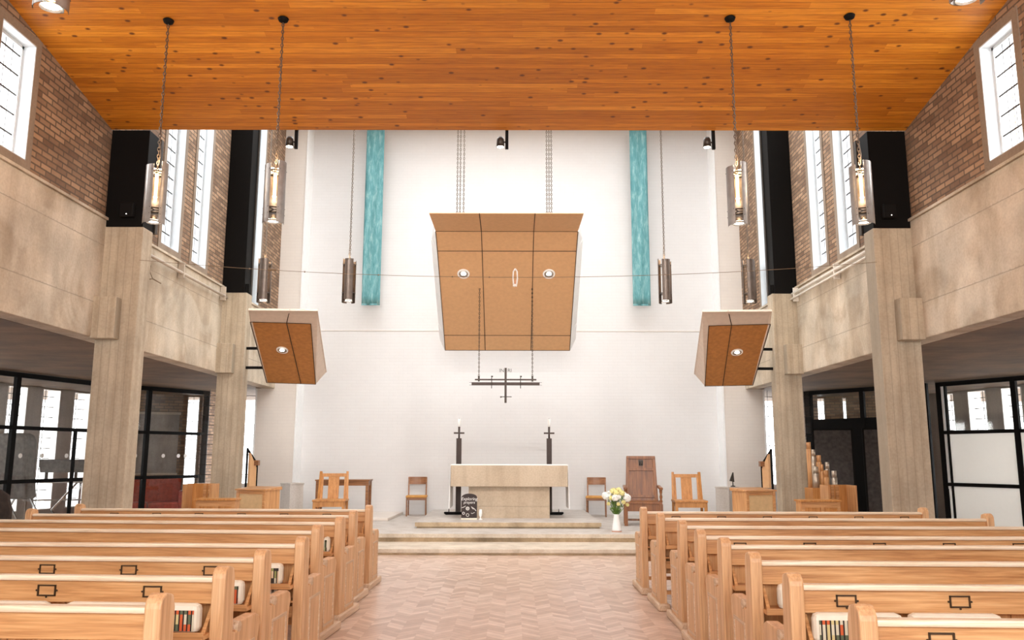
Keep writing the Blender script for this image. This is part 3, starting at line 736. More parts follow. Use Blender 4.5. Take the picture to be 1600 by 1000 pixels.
# ------------------------------------------------------------ altar
t = thing('altar', 'beige stone altar with a wide block top on a narrower base', 'altar', (0, 17.0, .352))
MB().box(-1.185, 1.185, 0, .85, .63, 1.05).build('table_slab', M['altar'], t, bevel=.006)
b = MB().box(-.825, .82, .12, .73, .0, .232).box(-.825, .82, .12, .73, .236, .585).box(-.81, .805, .135, .715, .2, .6).box(-.825, .82, .12, .73, .588, .63)
b.build('pedestal', M['altar'], t)
t = thing('altar_cloth', 'white linen cloth lying over the altar top and hanging at both ends', 'cloth', (0, 17.0, 1.402))
MB().box(-1.19, 1.19, .04, .83, .001, .02).build('cloth_top', M['linen'], t, bevel=.004)
for s in (-1, 1):
    b = MB(); n = 8
    for k in range(n):
        y0, y1 = .04+.79*k/n, .04+.79*(k+1)/n; w = .012 if k % 2 else -.003
        x0, x1 = 1.189, 1.20
        b.hexa([(s*(x0+.02+w), y0, -.86), (s*(x1+.02+w), y0, -.86), (s*(x1+.02-w), y1, -.86), (s*(x0+.02-w), y1, -.86),
                (s*x0, y0, .02), (s*x1, y0, .02), (s*x1, y1, .02), (s*x0, y1, .02)])
    b.build('cloth_drop', M['linen'], t)

def candle_stand(x, s, lab):
    t = thing('candle_stand', lab, 'candle stand', (x, 18.15, .352), 0, 'tall iron candle stands behind the altar')
    b = MB().box(-.055, -.035, -.05, .05, .06, 1.62).box(.035, .055, -.05, .05, .06, 1.62).box(-.04, .04, -.012, .012, .06, 1.62)
    b.build('post', M['bronze'], t)
    MB().tube((0, 0, 1.62), (0, 0, 1.84), .02, 10).box(-.022, .022, -.02, .02, 1.76, 1.87).build('stem', M['bronze'], t)
    MB().box(-.115, .115, -.02, .02, 1.715, 1.75).build('crossbar', M['bronze'], t)
    b = MB().prism([(-.30 if s < 0 else -.08, .03), (-.26 if s < 0 else -.08, 0), (.08 if s < 0 else .26, 0), (.08 if s < 0 else .30, .03), (.08 if s < 0 else .30, .055), (-.30 if s < 0 else -.08, .055)], 'y', -.08, .08)
    b.build('base', M['steel_black'], t, bevel=.008)
    MB().tube((s*.2, 0, .05), (s*.2, 0, .12), .008, 8).build('spike', M['steel_black'], t)
    c = thing('candle', lab.replace('iron candle stand', 'white candle on the stand'), 'candle', (x, 18.15, .352+1.87), 0, 'white altar candles')
    MB().tube((0, 0, 0), (0, 0, .17), .03, 16).build('wax_body', M['wax'], c); MB().tube((0, 0, .17), (0, 0, .185), .003, 6).build('wick', M['iron'], c)
candle_stand(-1.10, -1, 'iron candle stand behind the left end of the altar')
candle_stand(.86, 1, 'iron candle stand behind the right end of the altar')

# text helper: lettering as real mesh
def text(name, body, size, mat, parent, loc, rot, extrude=.002, align='CENTER', shear=0):
    c = bpy.data.curves.new(name, 'FONT'); c.body = body; c.size = size; c.extrude = extrude; c.align_x = align; c.shear = shear
    tmp = bpy.data.objects.new(name, c); col.objects.link(tmp)
    dg = bpy.context.evaluated_depsgraph_get(); me = bpy.data.meshes.new_from_object(tmp.evaluated_get(dg))
    bpy.data.objects.remove(tmp); o = bpy.data.objects.new(name, me); col.objects.link(o); me.materials.clear(); me.materials.append(mat)
    o.parent = parent; o.location = loc; o.rotation_euler = rot; return o

# chalkboard
t = thing('chalkboard_sign', 'small arched chalkboard with white chalk lettering, standing before the altar', 'sign', (-.79, 16.72, .352))
prof = [(-.155, .03), (.155, .03), (.155, .43)]
for k in range(1, 10): 
    a = k*PI/10; prof.append((.155*math.cos(a), .43+.075*math.sin(a)))
prof.append((-.155, .43))
bd = MB().prism(prof, 'y', -.012, .012).build('board', M['chalk'], t, bevel=.003)
text('lettering', 'Exploring', .085, M['chalk_line'], bd, (0, -.0135, .375), (PI/2, 0, 0), shear=.2)
text('lettering', 'prayers', .075, M['chalk_line'], bd, (0, -.0135, .31), (PI/2, 0, 0), shear=.2)
def ring(b, cx, cz, r, w=.004, n=10, sq=1):
    pts = [(cx+r*math.cos(2*PI*k/n), -.014, cz+r*sq*math.sin(2*PI*k/n)) for k in range(n+1)]
    for p, q in zip(pts, pts[1:]): b.tube(p, q, w, 5)
b = MB(); ring(b, -.03, .215, .032, .006); ring(b, -.03, .215, .014, .005); ring(b, -.11, .125, .022, .006); ring(b, -.03, .09, .028, .005)
b.path([(-.145, -.014, .23), (-.10, -.014, .245), (-.07, -.014, .265)], .006, 5)
b.path([(.04, -.014, .25), (.08, -.014, .225), (.11, -.014, .205), (.135, -.014, .17)], .006, 5); b.path([(.05, -.014, .23), (.09, -.014, .20)], .005, 5)
b.path([(.04, -.014, .135), (.055, -.014, .115), (.11, -.014, .14)], .004, 5)
b.build('chalk_drawing', M['chalk_line'], bd)
MB().box(-.16, .16, -.045, .04, 0, .032).build('foot_block', M['cream'], t, bevel=.004)
t = thing('candle_glass', 'small white footed candle glass beside the chalkboard', 'glass', (-.565, 16.72, .352))
MB().lathe([(.0, 0), (.04, 0), (.04, .008), (.012, .025), (.012, .05), (.032, .08), (.035, .13), (.028, .20), (.0, .20)], n=20).build('body', M['white'], t)

# hanging cross with chains
t = thing('hanging_cross', 'dark iron cross hung on two chains before the white wall', 'cross', (-.08, 17.0, 3.06)); t.scale = (.96, .96, .96)
MB().box(-.73, .73, -.02, .02, -.032, .032).build('crossbeam', M['bronze'], t)
MB().box(-.024, .024, -.045, -.02, -.41, .34).build('upright', M['bronze'], t)
MB().box(-.66, .66, -.02, .02, .075, .105).build('upper_bar', M['bronze'], t)
for x in (-.30, .32):
    MB().tube((x, -.03, -.10), (x, -.03, .15), .008, 8).box(x-.012, x+.028, -.045, -.015, .14, .17).build('nail', M['iron'], t)
MB().tube((-.10, -.05, -.28), (.13, -.05, -.28), .008, 8).box(-.115, -.085, -.065, -.035, -.30, -.27).build('nail', M['iron'], t)
for x, w in ((-.73, -1), (.73, 1)):
    MB().box(min(x, x+w*.05), max(x, x+w*.05), -.012, -.006, -.032, -.026).box(min(x, x+w*.05), max(x, x+w*.05), -.012, -.006, .026, .032).build('end_wire', M['iron'], t)
text('lettering', 'IN', .105, M['iron'], t, (-.085, -.03, .25), (PI/2, 0, 0), .006)
text('lettering', 'RI', .105, M['iron'], t, (.085, -.03, .25), (PI/2, 0, 0), .006)
for x in (-.575, .575):
    link_chain(MB(), (x, 0, .16), (x, 0, 2.095), .045, .006, .014).build('chain', M['chain'], t)
    MB().box(x-.02, x+.02, -.012, .012, .05, .17).build('shackle', M['iron'], t)

# ------------------------------------------------------------ canopy over the altar
t = thing('sounding_board', 'large curved tan acoustic canopy hung above the altar', 'canopy', (-.0, 0, 0))
pr_ = [(14.67, 5.93, 1.42), (15.77, 5.97, 1.40), (16.20, 5.67, 1.40), (18.11, 4.23, 1.40), (18.46, 3.94, 1.40)]
pr_ = [(14.75, 6.02, 1.43), (15.75, 5.955, 1.40), (16.20, 5.67, 1.40), (18.11, 4.23, 1.40), (18.46, 3.94, 1.40)]
cx = -.055
b = MB()
for (a, c) in zip(pr_, pr_[1:]):
    b.hexa([(cx-a[2], a[0], a[1]), (cx+a[2], a[0], a[1]), (cx+c[2], c[0], c[1]), (cx-c[2], c[0], c[1]),
            (cx-a[2], a[0]+.01, a[1]+.015), (cx+a[2], a[0]+.01, a[1]+.015), (cx+c[2], c[0]+.01, c[1]+.015), (cx-c[2], c[0]+.01, c[1]+.015)])
b.build('soffit', M['ply'], t)
b = MB()
for (a, c) in zip(pr_[1:], pr_[2:]):
    for xs in (-1, 1):
        fa = .02 if a is pr_[1] else .13; fc = .13
        xa_, xc_ = cx+xs*a[2], cx+xs*c[2]; w = xs*.015
        b.hexa([(xa_, a[0], a[1]), (xa_+w, a[0], a[1]), (xc_+w, c[0], c[1]), (xc_, c[0], c[1]),
                (xa_+xs*fa, a[0]+.1, a[1]+.28), (xa_+xs*fa+w, a[0]+.1, a[1]+.28), (xc_+xs*fc+w, c[0]+.15, c[1]+.28), (xc_+xs*fc, c[0]+.15, c[1]+.28)])
b.box(cx-1.4, cx+1.4, 18.5, 18.53, 3.96, 4.22)
b.build('side_fascia', M['white_reveal'], t)
b = MB()
for xs in (-.50, .53):
    for (a, c) in zip(pr_, pr_[1:]): b.bar((cx+xs, a[0], a[1]), (cx+xs, c[0], c[1]), .014, .012)
for p in pr_[1:]: b.box(cx-p[2], cx+p[2], p[0]-.006, p[0]+.006, p[1]-.006, p[1]+.006)
for xs in (-1, 1):
    for (a, c) in zip(pr_[1:], pr_[2:]): b.bar((cx+xs*a[2], a[0], a[1]), (cx+xs*c[2], c[0], c[1]), .014, .014)
b.build('joint', M['line'], t)
nrm = Vector((0, -(5.67-4.23), -(18.11-16.2))).normalized()
def downlight(parent, c, n, r, lamp, power=0):
    c = Vector(c); n = Vector(n).normalized(); q = n.to_track_quat('Z', 'Y')
    b = MB(); k = 24
    for i in range(k):
        a0, a1 = 2*PI*i/k, 2*PI*(i+1)/k
        P = lambda rr_, a, h: c+q@Vector((rr_*math.cos(a), rr_*math.sin(a), h))
        b.quad(P(r*.78, a0, .012), P(r*.78, a1, .012), P(r, a1, .012), P(r, a0, .012))
        b.quad(P(r, a0, .012), P(r, a1, .012), P(r*1.02, a1, -.005), P(r*1.02, a0, -.005))
    fit = b.build('downlight', M['white'], parent)
    MB().tube(c+n*.002, c+n*.008, r*.72, 24).build('reflector', M['shade'], fit)
    MB().ball(c+n*.01, r*.42, 2, (1, 1, .5)).build('lamp', lamp, fit)
    return fit
def on_soffit(px_x, f):  # f along the long segment
    return Vector((px_x, 16.2+(18.11-16.2)*f, 5.67+(4.23-5.67)*f))
downlight(t, on_soffit(-.955, .25)+nrm*.004, nrm, .125, M['spot'])
downlight(t, on_soffit(.81, .25)+nrm*.004, nrm, .125, M['spot'])
for x in (-1.015, -.96, -.89, .72, .765, .81):
    k = x; yb = 15.4
    link_chain(MB(), (x, yb, 6.03), (x, yb, 9.8), .045, .0055, .014).build('chain', M['chain'], t)

# side boards
def side_board(s, near, far, lab):
    t = thing('sounding_board', lab, 'acoustic board', (0, 0, 0), 0, 'acoustic boards bracketed to the far columns')
    nTL, nTR, nBR, nBL = [Vector(p) for p in near]; fBL, fBR = [Vector(p) for p in far]
    up = Vector((0, .15, .26)); fTL, fTR = fBL+up, fBR+up
    def slab(a, b_, c, d, th, name, mat):
        a, b_, c, d = map(Vector, (a, b_, c, d)); n = (b_-a).cross(d-a).normalized()*th
        return MB().hexa([a, b_, c, d, a+n, b_+n, c+n, d+n]).build(name, mat, t)
    if s < 0: fTR = fTR+Vector((.17, 0, 0))
    else: fTL = fTL-Vector((.17, 0, 0))
    inn = (nTL+nTR+nBR+nBL+fBL+fBR+fTL+fTR)/8
    def sl2(a, b_, c, d, name, mat):
        n = (b_-a).cross(d-a).normalized()
        if n.dot(inn-a) < 0: n = -n
        n *= .02
        return MB().hexa([a, b_, c, d, a+n, b_+n, c+n, d+n]).build(name, mat, t)
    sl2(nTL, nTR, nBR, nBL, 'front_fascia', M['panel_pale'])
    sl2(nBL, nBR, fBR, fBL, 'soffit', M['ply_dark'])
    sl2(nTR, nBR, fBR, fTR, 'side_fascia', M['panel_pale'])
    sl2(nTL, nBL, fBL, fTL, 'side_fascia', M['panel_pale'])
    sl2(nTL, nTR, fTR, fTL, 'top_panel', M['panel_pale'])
    k = .60 if s < 0 else .37
    off = Vector((0, -.004, -.006))
    b = MB(); a1 = nBL.lerp(nBR, k)+off; a2 = fBL.lerp(fBR, k+.1*(-s) if s < 0 else k+.0)+off
    b.bar(a1, a2, .012, .008); b.bar(nTL.lerp(nTR, k)+Vector((0, -.004, 0)), a1, .012, .008, (0, 1, 0))
    b.bar(nBL+off, fBL+off, .012, .008); b.bar(nBR+off, fBR+off, .012, .008); b.bar(fBL+off, fBR+off, .012, .008); b.bar(nBL+off, nBR+off, .012, .008)
    b.build('joint', M['line'], t)
    n = (nBR-nBL).cross(fBL-nBL).normalized()
    if n.z > 0: n = -n
    c = nBL.lerp(nBR, .5).lerp(fBL.lerp(fBR, .36 if s < 0 else .60), .42)
    downlight(t, c+n*.005, n, .105, M['spot'])
    # steel brackets to the column
    for z, y in ((3.62, 15.70), (3.25, 15.72)):
        MB().box(min(s*4.35, s*5.045), max(s*4.35, s*5.045), y-.02, y+.02, z-.025, z+.025).build('bracket', M['steel_black'], t)
    return t
side_board(-1, [(-4.42, 13.78, 4.04), (-3.24, 13.78, 4.03), (-3.43, 14.12, 3.85), (-4.48, 14.11, 3.88)], [(-4.70, 15.98, 2.99), (-3.75, 15.98, 2.96)],
           'tan acoustic board with a lit downlight at the left column')
side_board(1, [(3.28, 13.79, 4.03), (4.46, 13.79, 4.04), (4.53, 14.13, 3.86), (3.46, 14.13, 3.83)], [(3.79, 16.0, 2.94), (4.72, 16.0, 2.96)],
           'tan acoustic board with a lit downlight at the right column')

# ------------------------------------------------------------ pendants
def pendant(loc, ztop, lab, rot=0, rose=True, watt=14, lit=True, group='cylindrical metal pendant lamps', h=.70, r=.115, slope=True):
    t = thing('pendant_lamp', lab, 'pendant lamp', loc, rot, group)
    b = MB(); g = .36
    for k in range(3):
        a0 = -PI/2+2*PI*k/3+g; a1 = -PI/2+2*PI*(k+1)/3-g
        for (rr_, z0, z1) in ((r, .0 if k != 1 else .04, h-.02*k),):
            b.lathe([(rr_, z0), (rr_, z1)], n=12, a0=a0, a1=a1); b.lathe([(rr_-.004, z0), (rr_-.004, z1)], n=12, a0=a0, a1=a1)
            for aa in (a0, a1):
                c, s_ = math.cos(aa), math.sin(aa)
                b.quad((rr_*c, rr_*s_, z0), (rr_*c, rr_*s_, z1), ((rr_-.004)*c, (rr_-.004)*s_, z1), ((rr_-.004)*c, (rr_-.004)*s_, z0))
    sh = b.build('shade', M['shade'] if rose else M['shade_dark'], t)
    b = MB()
    for z in (.10, .17, h-.10):
        for k in range(3):
            for f in (.1, .9):
                a = -PI/2+2*PI*k/3+g+(2*PI/3-g*2)*f
                b.ball((r*math.cos(a)*1.01, r*math.sin(a)*1.01, z), .005, 1)
    b.build('rivet', M['iron'], sh)
    for z in (.16, h-.12):
        b = MB()
        b.lathe([(r-.006, z), (r-.006, z+.012), (r-.02, z+.012), (r-.02, z), (r-.006, z)], n=24)
        for k in range(3):
            a = 2*PI*k/3; b.bar((0, 0, z+.006), ((r-.01)*math.cos(a), (r-.01)*math.sin(a), z+.006), .01, .008)
        b.build('inner_ring', M['iron'], t)
    MB().tube((0, 0, .26), (0, 0, h-.12), .018, 12).build('tube_lamp', M['glow'], t)
    MB().ball((0, 0, .31), .020, 2).build('bulb', M['bulb'], t)
    MB().lathe([(0, .10), (.03, .10), (.07, .03), (.075, .02)], n=20).build('reflector', M['shade'], t)
    MB().tube((0, 0, .035), (0, 0, .045), .062, 20).build('lower_lamp', M['spot'], t)
    top = ztop-loc[2]
    b = MB(); link_chain(b, (0, 0, h-.1), (0, 0, top-.02), .04, .0055, .013)
    b.path([(.012, 0, h), (.02, .005, h+.1), (.008, 0, h+.25), (.006, 0, top-.02)], .004, 6)
    b.build('chain', M['chain'], t)
    if rose:
        o = MB().lathe([(0, .012), (.05, .012), (.062, 0), (.05, -.03), (.012, -.05), (0, -.05)], n=20).build('ceiling_rose', M['steel_black'], t, loc=(0, 0, top-.004))
    l = bpy.data.lights.new('pendant_light', 'POINT'); l.energy = watt if rose else 7; l.color = (1, .72, .42); l.shadow_soft_size = .06
    lo = bpy.data.objects.new('pendant_light', l); col.objects.link(lo); lo.parent = t; lo.location = (0, 0, h+.03)
    return t
for x, y, z, lab, rot in ((-3.87, 8.75, 4.09, 'pendant lamp in the nave at left, nearest the left wall', .46), (-2.55, 8.72, 4.09, 'pendant lamp in the nave at left, second from the wall', .20),
                          (2.53, 8.70, 4.07, 'pendant lamp in the nave at right, second from the wall', -.20), (3.87, 8.66, 4.07, 'pendant lamp in the nave at right, nearest the right wall', -.46),
                          (-3.2, 5.40, 4.70, 'pendant lamp cut off by the top left corner of the photo', .4), (3.28, 5.40, 4.77, 'pendant lamp cut off by the top right corner of the photo', .1)):
    pendant((x, y, z), ceil_z(y), lab, rot, watt=14 if y > 8 else 55)
for x, lab in ((-4.24, 'small sanctuary pendant lamp at left, before the brick wall'), (-2.77, 'sanctuary pendant lamp left of the teal hangings'),
               (2.70, 'sanctuary pendant lamp right of the teal hangings'), (4.16, 'small sanctuary pendant lamp at right, before the brick wall')):
    pendant((x, 14.0, 4.20), 9.8, lab, PI+.1, rose=False, h=.78)

# spotlights under the ceiling edge
for x, lab in ((-3.03, 'small black spotlight under the ceiling edge at left'), (-.02, 'small black spotlight under the middle of the ceiling edge'), (2.93, 'small black spotlight under the ceiling edge at right')):
    t = thing('spotlight', lab, 'spotlight', (x*.98, 11.0, 6.03), 0, 'spotlights along the ceiling edge')
    MB().box(-.022, .022, -.02, .02, -.20, .13).build('mounting_arm', M['steel_black'], t)
    MB().box(-.035, .035, -.11, .02, .11, .15).build('mounting_plate', M['steel_black'], t)
    b = MB().lathe([(0, .14), (.035, .14), (.05, .11), (.056, 0), (.046, 0)], c=(-.09, 0, -.17), n=20).tube((-.05, 0, -.10), (0, 0, -.10), .012, 8)
    b.build('lamp_housing', M['iron'], t)
    MB().tube((-.09, 0, -.172), (-.09, 0, -.166), .046, 20).build('lens', M['spot'], t)
    l = bpy.data.lights.new('spotlight_beam', 'SPOT'); l.energy = 335; l.color = (1, .96, .935); l.spot_size = math.radians(105); l.spot_blend = 1; l.shadow_soft_size = .12
    lo = bpy.data.objects.new('spotlight_beam', l); col.objects.link(lo); lo.parent = t; lo.location = (-.09, 0, -.19)
    lo.rotation_euler = (Vector((x*.75, 19.8, -1.2))-Vector((x, 11.25, 5.8))).to_track_quat('-Z', 'Y').to_euler()

# teal hangings
for x, w, lab in ((-3.325, .44, 'long narrow teal cloth hanging at left on the white wall'), (3.14, .42, 'long narrow teal cloth hanging at right on the white wall')):
    b = MB(); n = 10; nz = 20
    grid = [[b.bm.verts.new((-w/2+w*i/n, .02*math.sin(i*1.1+j*.35)*.6, (5.14-9.6)*j/nz)) for i in range(n+1)] for j in range(nz+1)]
    for j in range(nz):
        for i in range(n): b.bm.faces.new((grid[j][i], grid[j][i+1], grid[j+1][i+1], grid[j+1][i])).smooth = True
    t = thing('wall_hanging', lab, 'wall hanging', (x, 19.35, 9.6), 0, 'teal hangings on the back wall')
    o = b.build('cloth', M['teal'], t); so = o.modifiers.new('solid', 'SOLIDIFY'); so.thickness = .006
    MB().tube((-w/2-.03, 0, .01), (w/2+.03, 0, .01), .015, 8).build('rod', M['iron'], t)
    MB().box(-w/2, w/2, -.006, .014, 5.14-9.6-.01, 5.14-9.6+.03).build('hem_bar', M['teal'], t)

# wire strung across the nave, its paper star and the loose cable
b = MB(); pts = []
A, Bp = Vector((-5.0, 10.922, 4.21)), Vector((5.0, 10.922, 4.20))
for k in range(41):
    f = k/40; p = A.lerp(Bp, f); p.z -= .225*4*f*(1-f)*(1 if f < .5 else 1); pts.append(p)
b.path(pts, .0035, 6)
for k in (3, 6, 9, 13, 17, 19): b.ball(pts[k], .012, 1)
b.tube(pts[7], pts[7]+Vector((.12, 0, 0)), .016, 8)
tag(b.build('wire', M['cable']), 'thin wire strung across the nave between the front concrete columns', 'wire')
t = thing('hanging_ornament', 'small white ornament clipped to the middle of the wire', 'ornament', (.10, 10.922, 3.97))
b = MB()
b.path([(-.03, 0, .0), (-.025, 0, .09), (0, 0, .13), (.025, 0, .09), (.03, 0, 0)], .009, 8).path([(-.03, 0, 0), (-.022, 0, -.09), (.02, 0, -.09), (.03, 0, 0)], .010, 8)
b.ball((-.015, 0, -.105), .018, 2).ball((.012, 0, -.105), .016, 2)
b.build('loop', M['white'], t); MB().box(-.006, .008, -.006, .006, -.09, -.03).build('tag', M['terracotta'], t)
b = MB(); q = [(-4.97, 10.86, 4.2)]
pa = [Vector((-5.46, 12.2+.0, 4.22)), Vector((-5.465, 12.12, 4.0)), Vector((-5.47, 12.0, 3.75)), Vector((-5.475, 11.85, 3.5)), Vector((-5.478, 11.6, 3.25)), Vector((-5.478, 11.35, 3.15))]
b.path([Vector((-5.42, 12.6, 4.24)), Vector((-5.44, 12.35, 4.26))]+pa, .010, 8)
b.path([Vector((-5.0, 11.27, 4.21)), Vector((-5.2, 11.7, 4.22)), Vector((-5.44, 12.35, 4.26))], .006, 6)
tag(b.build('loose_cable', M['cable']), 'loose cable drooping down the left concrete balcony between the columns', 'cable')

# ------------------------------------------------------------ sanctuary furniture
def small_chair(x, y, rz, lab):
    t = thing('side_chair', lab, 'chair', (x, y, .24), rz, 'small teak chairs against the back wall')
    for sx in (-1, 1):
        MB().bar((sx*.215, -.20, 0), (sx*.215, -.20, .42), .03, .03).build('leg', M['teak'], t, bevel=.004)
        MB().bar((sx*.205, .20, 0), (sx*.20, .17, .42), .03, .035).bar((sx*.20, .17, .42), (sx*.205, .24, .86), .03, .035).build('leg', M['teak'], t, bevel=.004)
    MB().box(-.215, .215, -.215, -.19, .36, .41).box(-.2, .2, .16, .185, .36, .41).box(-.225, -.205, -.19, .17, .36, .41).box(.205, .225, -.19, .17, .36, .41).build('seat_rail', M['teak'], t)
    MB().box(-.24, .24, -.23, .19, .41, .46).build('seat', M['seat_tan'], t, bevel=.02)
    b = MB(); n = 6
    for k in range(n):
        x0, x1 = -.215+.43*k/n, -.215+.43*(k+1)/n; c = lambda v: .215+.035*(1-(v/.215)**2)
        b.hexa([(x0, c(x0)-.01, .70), (x1, c(x1)-.01, .70), (x1, c(x1)+.012, .70), (x0, c(x0)+.012, .70), (x0, c(x0)+.01, .87), (x1, c(x1)+.01, .87), (x1, c(x1)+.032, .87), (x0, c(x0)+.032, .87)])
    b.build('backrest', M['teak'], t)
small_chair(-2.13, 19.35, .05, 'small teak chair with mustard seat, left of the altar')
small_chair(1.98, 19.25, -.12, 'small teak chair with mustard seat, right of the altar')

def high_chair(x, y, rz, lab):
    t = thing('high_backed_chair', lab, 'chair', (x, y, .24), rz, 'high backed golden oak chairs')
    for sx in (-1, 1):
        MB().box(sx*.29-.03, sx*.29+.03, -.30, -.25, 0, .44).build('leg', M['oak_gold'], t, bevel=.004)
        MB().bar((sx*.29, .22, 0), (sx*.29, .20, .44), .05, .05).bar((sx*.29, .20, .42), (sx*.27, .30, 1.03), .05, .05).build('leg', M['oak_gold'], t, bevel=.004)
    MB().box(-.33, .33, -.32, .22, .44, .48).build('seat', M['oak_gold'], t, bevel=.006)
    MB().box(-.27, .27, -.30, -.275, .34, .44).box(-.27, .27, .19, .215, .34, .44).build('apron', M['oak_gold'], t)
    b = MB().hexa([(-.25, .275, .92), (.25, .275, .92), (.25, .305, .92), (-.25, .305, .92), (-.25, .285, .99), (.25, .285, .99), (.25, .315, .99), (-.25, .315, .99)])
    b.build('top_rail', M['oak_gold'], t, bevel=.004)
    MB().hexa([(-.11, .205, .47), (.11, .205, .47), (.11, .225, .47), (-.11, .225, .47), (-.11, .285, .93), (.11, .285, .93), (.11, .305, .93), (-.11, .305, .93)]).build('splat', M['oak_gold'], t)
    for sx in (-1, 1):
        x0, x1 = sx*.245-.03, sx*.245+.03
        MB().hexa([(x0, .205, .47), (x1, .205, .47), (x1, .225, .47), (x0, .225, .47), (x0, .285, .93), (x1, .285, .93), (x1, .305, .93), (x0, .305, .93)]).build('back_slat', M['oak_gold'], t)
high_chair(-3.63, 17.2, .06, 'high backed golden oak chair at left, in front of the side table')
high_chair(3.66, 17.2, -.05, 'high backed golden oak chair at right of the carved dark chair')

# side table
t = thing('side_table', 'small brown side table against the wall behind the left oak chair', 'table', (-3.69, 18.75, .30))
MB().box(-.6, .6, -.22, .25, .74, .77).build('tabletop', M['teak'], t, bevel=.004)
MB().box(-.55, .55, -.19, -.165, .64, .74).box(-.55, .55, .2, .225, .64, .74).box(-.57, -.54, -.19, .22, .64, .74).box(.54, .57, -.19, .22, .64, .74).build('apron', M['teak'], t)
for sx in (-1, 1):
    for y in (-.19, .20): MB().box(sx*.55-.03, sx*.55+.03, y-.03, y+.03, 0, .74).build('leg', M['teak'], t, bevel=.003)

# carved armchair
t = thing('carved_armchair', 'tall dark carved oak armchair right of the flower vase', 'chair', (2.68, 16.95, .24), -.10)
lean = lambda z: .32+.10*(z-.42)
def back_piece(x0b, x1b, x0t, x1t, z0, z1, d0, d1):
    return [(x0b, lean(z0)+d0, z0), (x1b, lean(z0)+d0, z0), (x1b, lean(z0)+d1, z0), (x0b, lean(z0)+d1, z0), (x0t, lean(z1)+d0, z1), (x1t, lean(z1)+d0, z1), (x1t, lean(z1)+d1, z1), (x0t, lean(z1)+d1, z1)]
MB().hexa(back_piece(-.33, .33, -.285, .285, .30, 1.33, 0, .03)).build('backrest', M['oak_dark'], t)
b = MB()
b.hexa(back_piece(-.34, -.27, -.295, -.235, .30, 1.35, -.02, .04)).hexa(back_piece(.27, .34, .235, .295, .30, 1.35, -.02, .04))
b.hexa(back_piece(-.29, .29, -.29, .29, 1.30, 1.36, -.03, .04)).hexa(back_piece(-.25, .25, -.25, .25, 1.06, 1.12, -.02, .03)).hexa(back_piece(-.28, .28, -.28, .28, .52, .57, -.02, .03))
b.build('back_frame', M['oak_dark'], t, bevel=.005)
b = MB().hexa(back_piece(-.045, .045, -.05, .05, 1.16, 1.28, -.022, 0))
for x in (-.02, .02): b.tube((x, lean(1.2)-.03, 1.17), (x, lean(1.27)-.03, 1.26), .012, 8)
b.build('carved_badge', M['iron'], t)
MB().box(-.37, .37, -.28, .34, .42, .46).build('seat', M['oak_dark'], t, bevel=.008)
MB().box(-.34, .34, -.26, -.23, .28, .42).box(-.35, -.32, -.26, .3, .28, .42).box(.32, .35, -.26, .3, .28, .42).build('seat_rail', M['oak_dark'], t)
for sx in (-1, 1):
    b = MB().box(sx*.345-.035, sx*.345+.035, -.29, -.22, 0, .42)
    b.lathe([(.03, .46), (.034, .48), (.018, .51), (.032, .56), (.018, .61), (.03, .66), (.03, .70)], c=(sx*.345, -.255, 0), n=14)
    b.build('leg', M['oak_dark'], t, bevel=.003)
    MB().box(sx*.345-.03, sx*.345+.03, .28, .34, 0, .46).build('leg', M['oak_dark'], t)
    MB().bar((sx*.35, -.32, .72), (sx*.345, .36, .75), .07, .045).build('armrest', M['oak_dark'], t, bevel=.01)
MB().box(-.36, .36, -.31, -.29, 0, .0).box(-.34, .34, -.02, .02, .08, .12).build('stretcher', M['oak_dark'], t)

# flower vase
t = thing('flower_vase', 'white jug vase of cream and white flowers on the upper step', 'vase', (1.965, 15.45, .24))
MB().lathe([(0, .012), (.088, .012), (.085, .04), (.05, .28), (.055, .31), (.045, .31), (.04, .27), (0, .1)], n=24).build('vase_body', M['white'], t)
MB().lathe([(0, 0), (.092, 0), (.09, .014), (0, .014)], n=24).build('foot_ring', M['terracotta'], t)
rnd = random.Random(3)
b = MB()
for k in range(46):
    a = rnd.uniform(0, 2*PI); r_ = rnd.uniform(.03, .20); z = rnd.uniform(.40, .66); p = Vector((r_*math.cos(a), r_*math.sin(a)*.8, z))
    b.tube((0, 0, .26), p, .003, 4)
b.build('stems', M['green'], t)
b = MB()
for k in range(330):
    a = rnd.uniform(0, 2*PI); z = rnd.uniform(.32, .62); r_ = rnd.uniform(.02, .05+.42*(z-.28)); c = Vector((r_*math.cos(a), r_*math.sin(a)*.8, z))
    d = Vector((rnd.uniform(-1, 1), rnd.uniform(-1, 1), rnd.uniform(-.2, 1))).normalized()*rnd.uniform(.03, .06); n = d.orthogonal().normalized()*rnd.uniform(.008, .014)
    b.quad(c-d*.5, c+n, c+d*.5, c-n)
b.build('foliage', M['green'], t)
def bloom(c, r, mat, name):
    b = MB()
    for k in range(70):
        z = 1-2*(k+.5)/70; a = k*2.4; q = math.sqrt(1-z*z); n = Vector((q*math.cos(a), q*math.sin(a), z)); p = Vector(c)+n*r*rnd.uniform(.7, 1)
        u = n.orthogonal().normalized(); v = n.cross(u); s_ = r*.36
        b.quad(p-u*s_, p-v*s_+n*.008, p+u*s_, p+v*s_+n*.008)
    b.ball(c, r*.75, 2); b.build(name, mat, t)
for c, r in (((-.185, -.03, .64), .075), ((-.12, .03, .67), .06), ((.19, -.02, .60), .075), ((-.03, -.13, .61), .06), ((.03, -.12, .62), .04), ((.15, .05, .66), .05)): bloom(c, r, M['petal_white'], 'white_bloom')
for c, r in (((-.05, 0, .72), .06), ((.05, .02, .73), .06), ((.0, -.06, .69), .05), ((.10, -.05, .69), .05), ((-.10, -.07, .60), .04), ((.02, -.14, .50), .03), ((.12, -.10, .53), .035), ((.2, -.04, .48), .03), ((-.15, -.08, .50), .03)):
    bloom(c, r, M['petal_cream'], 'cream_bloom')

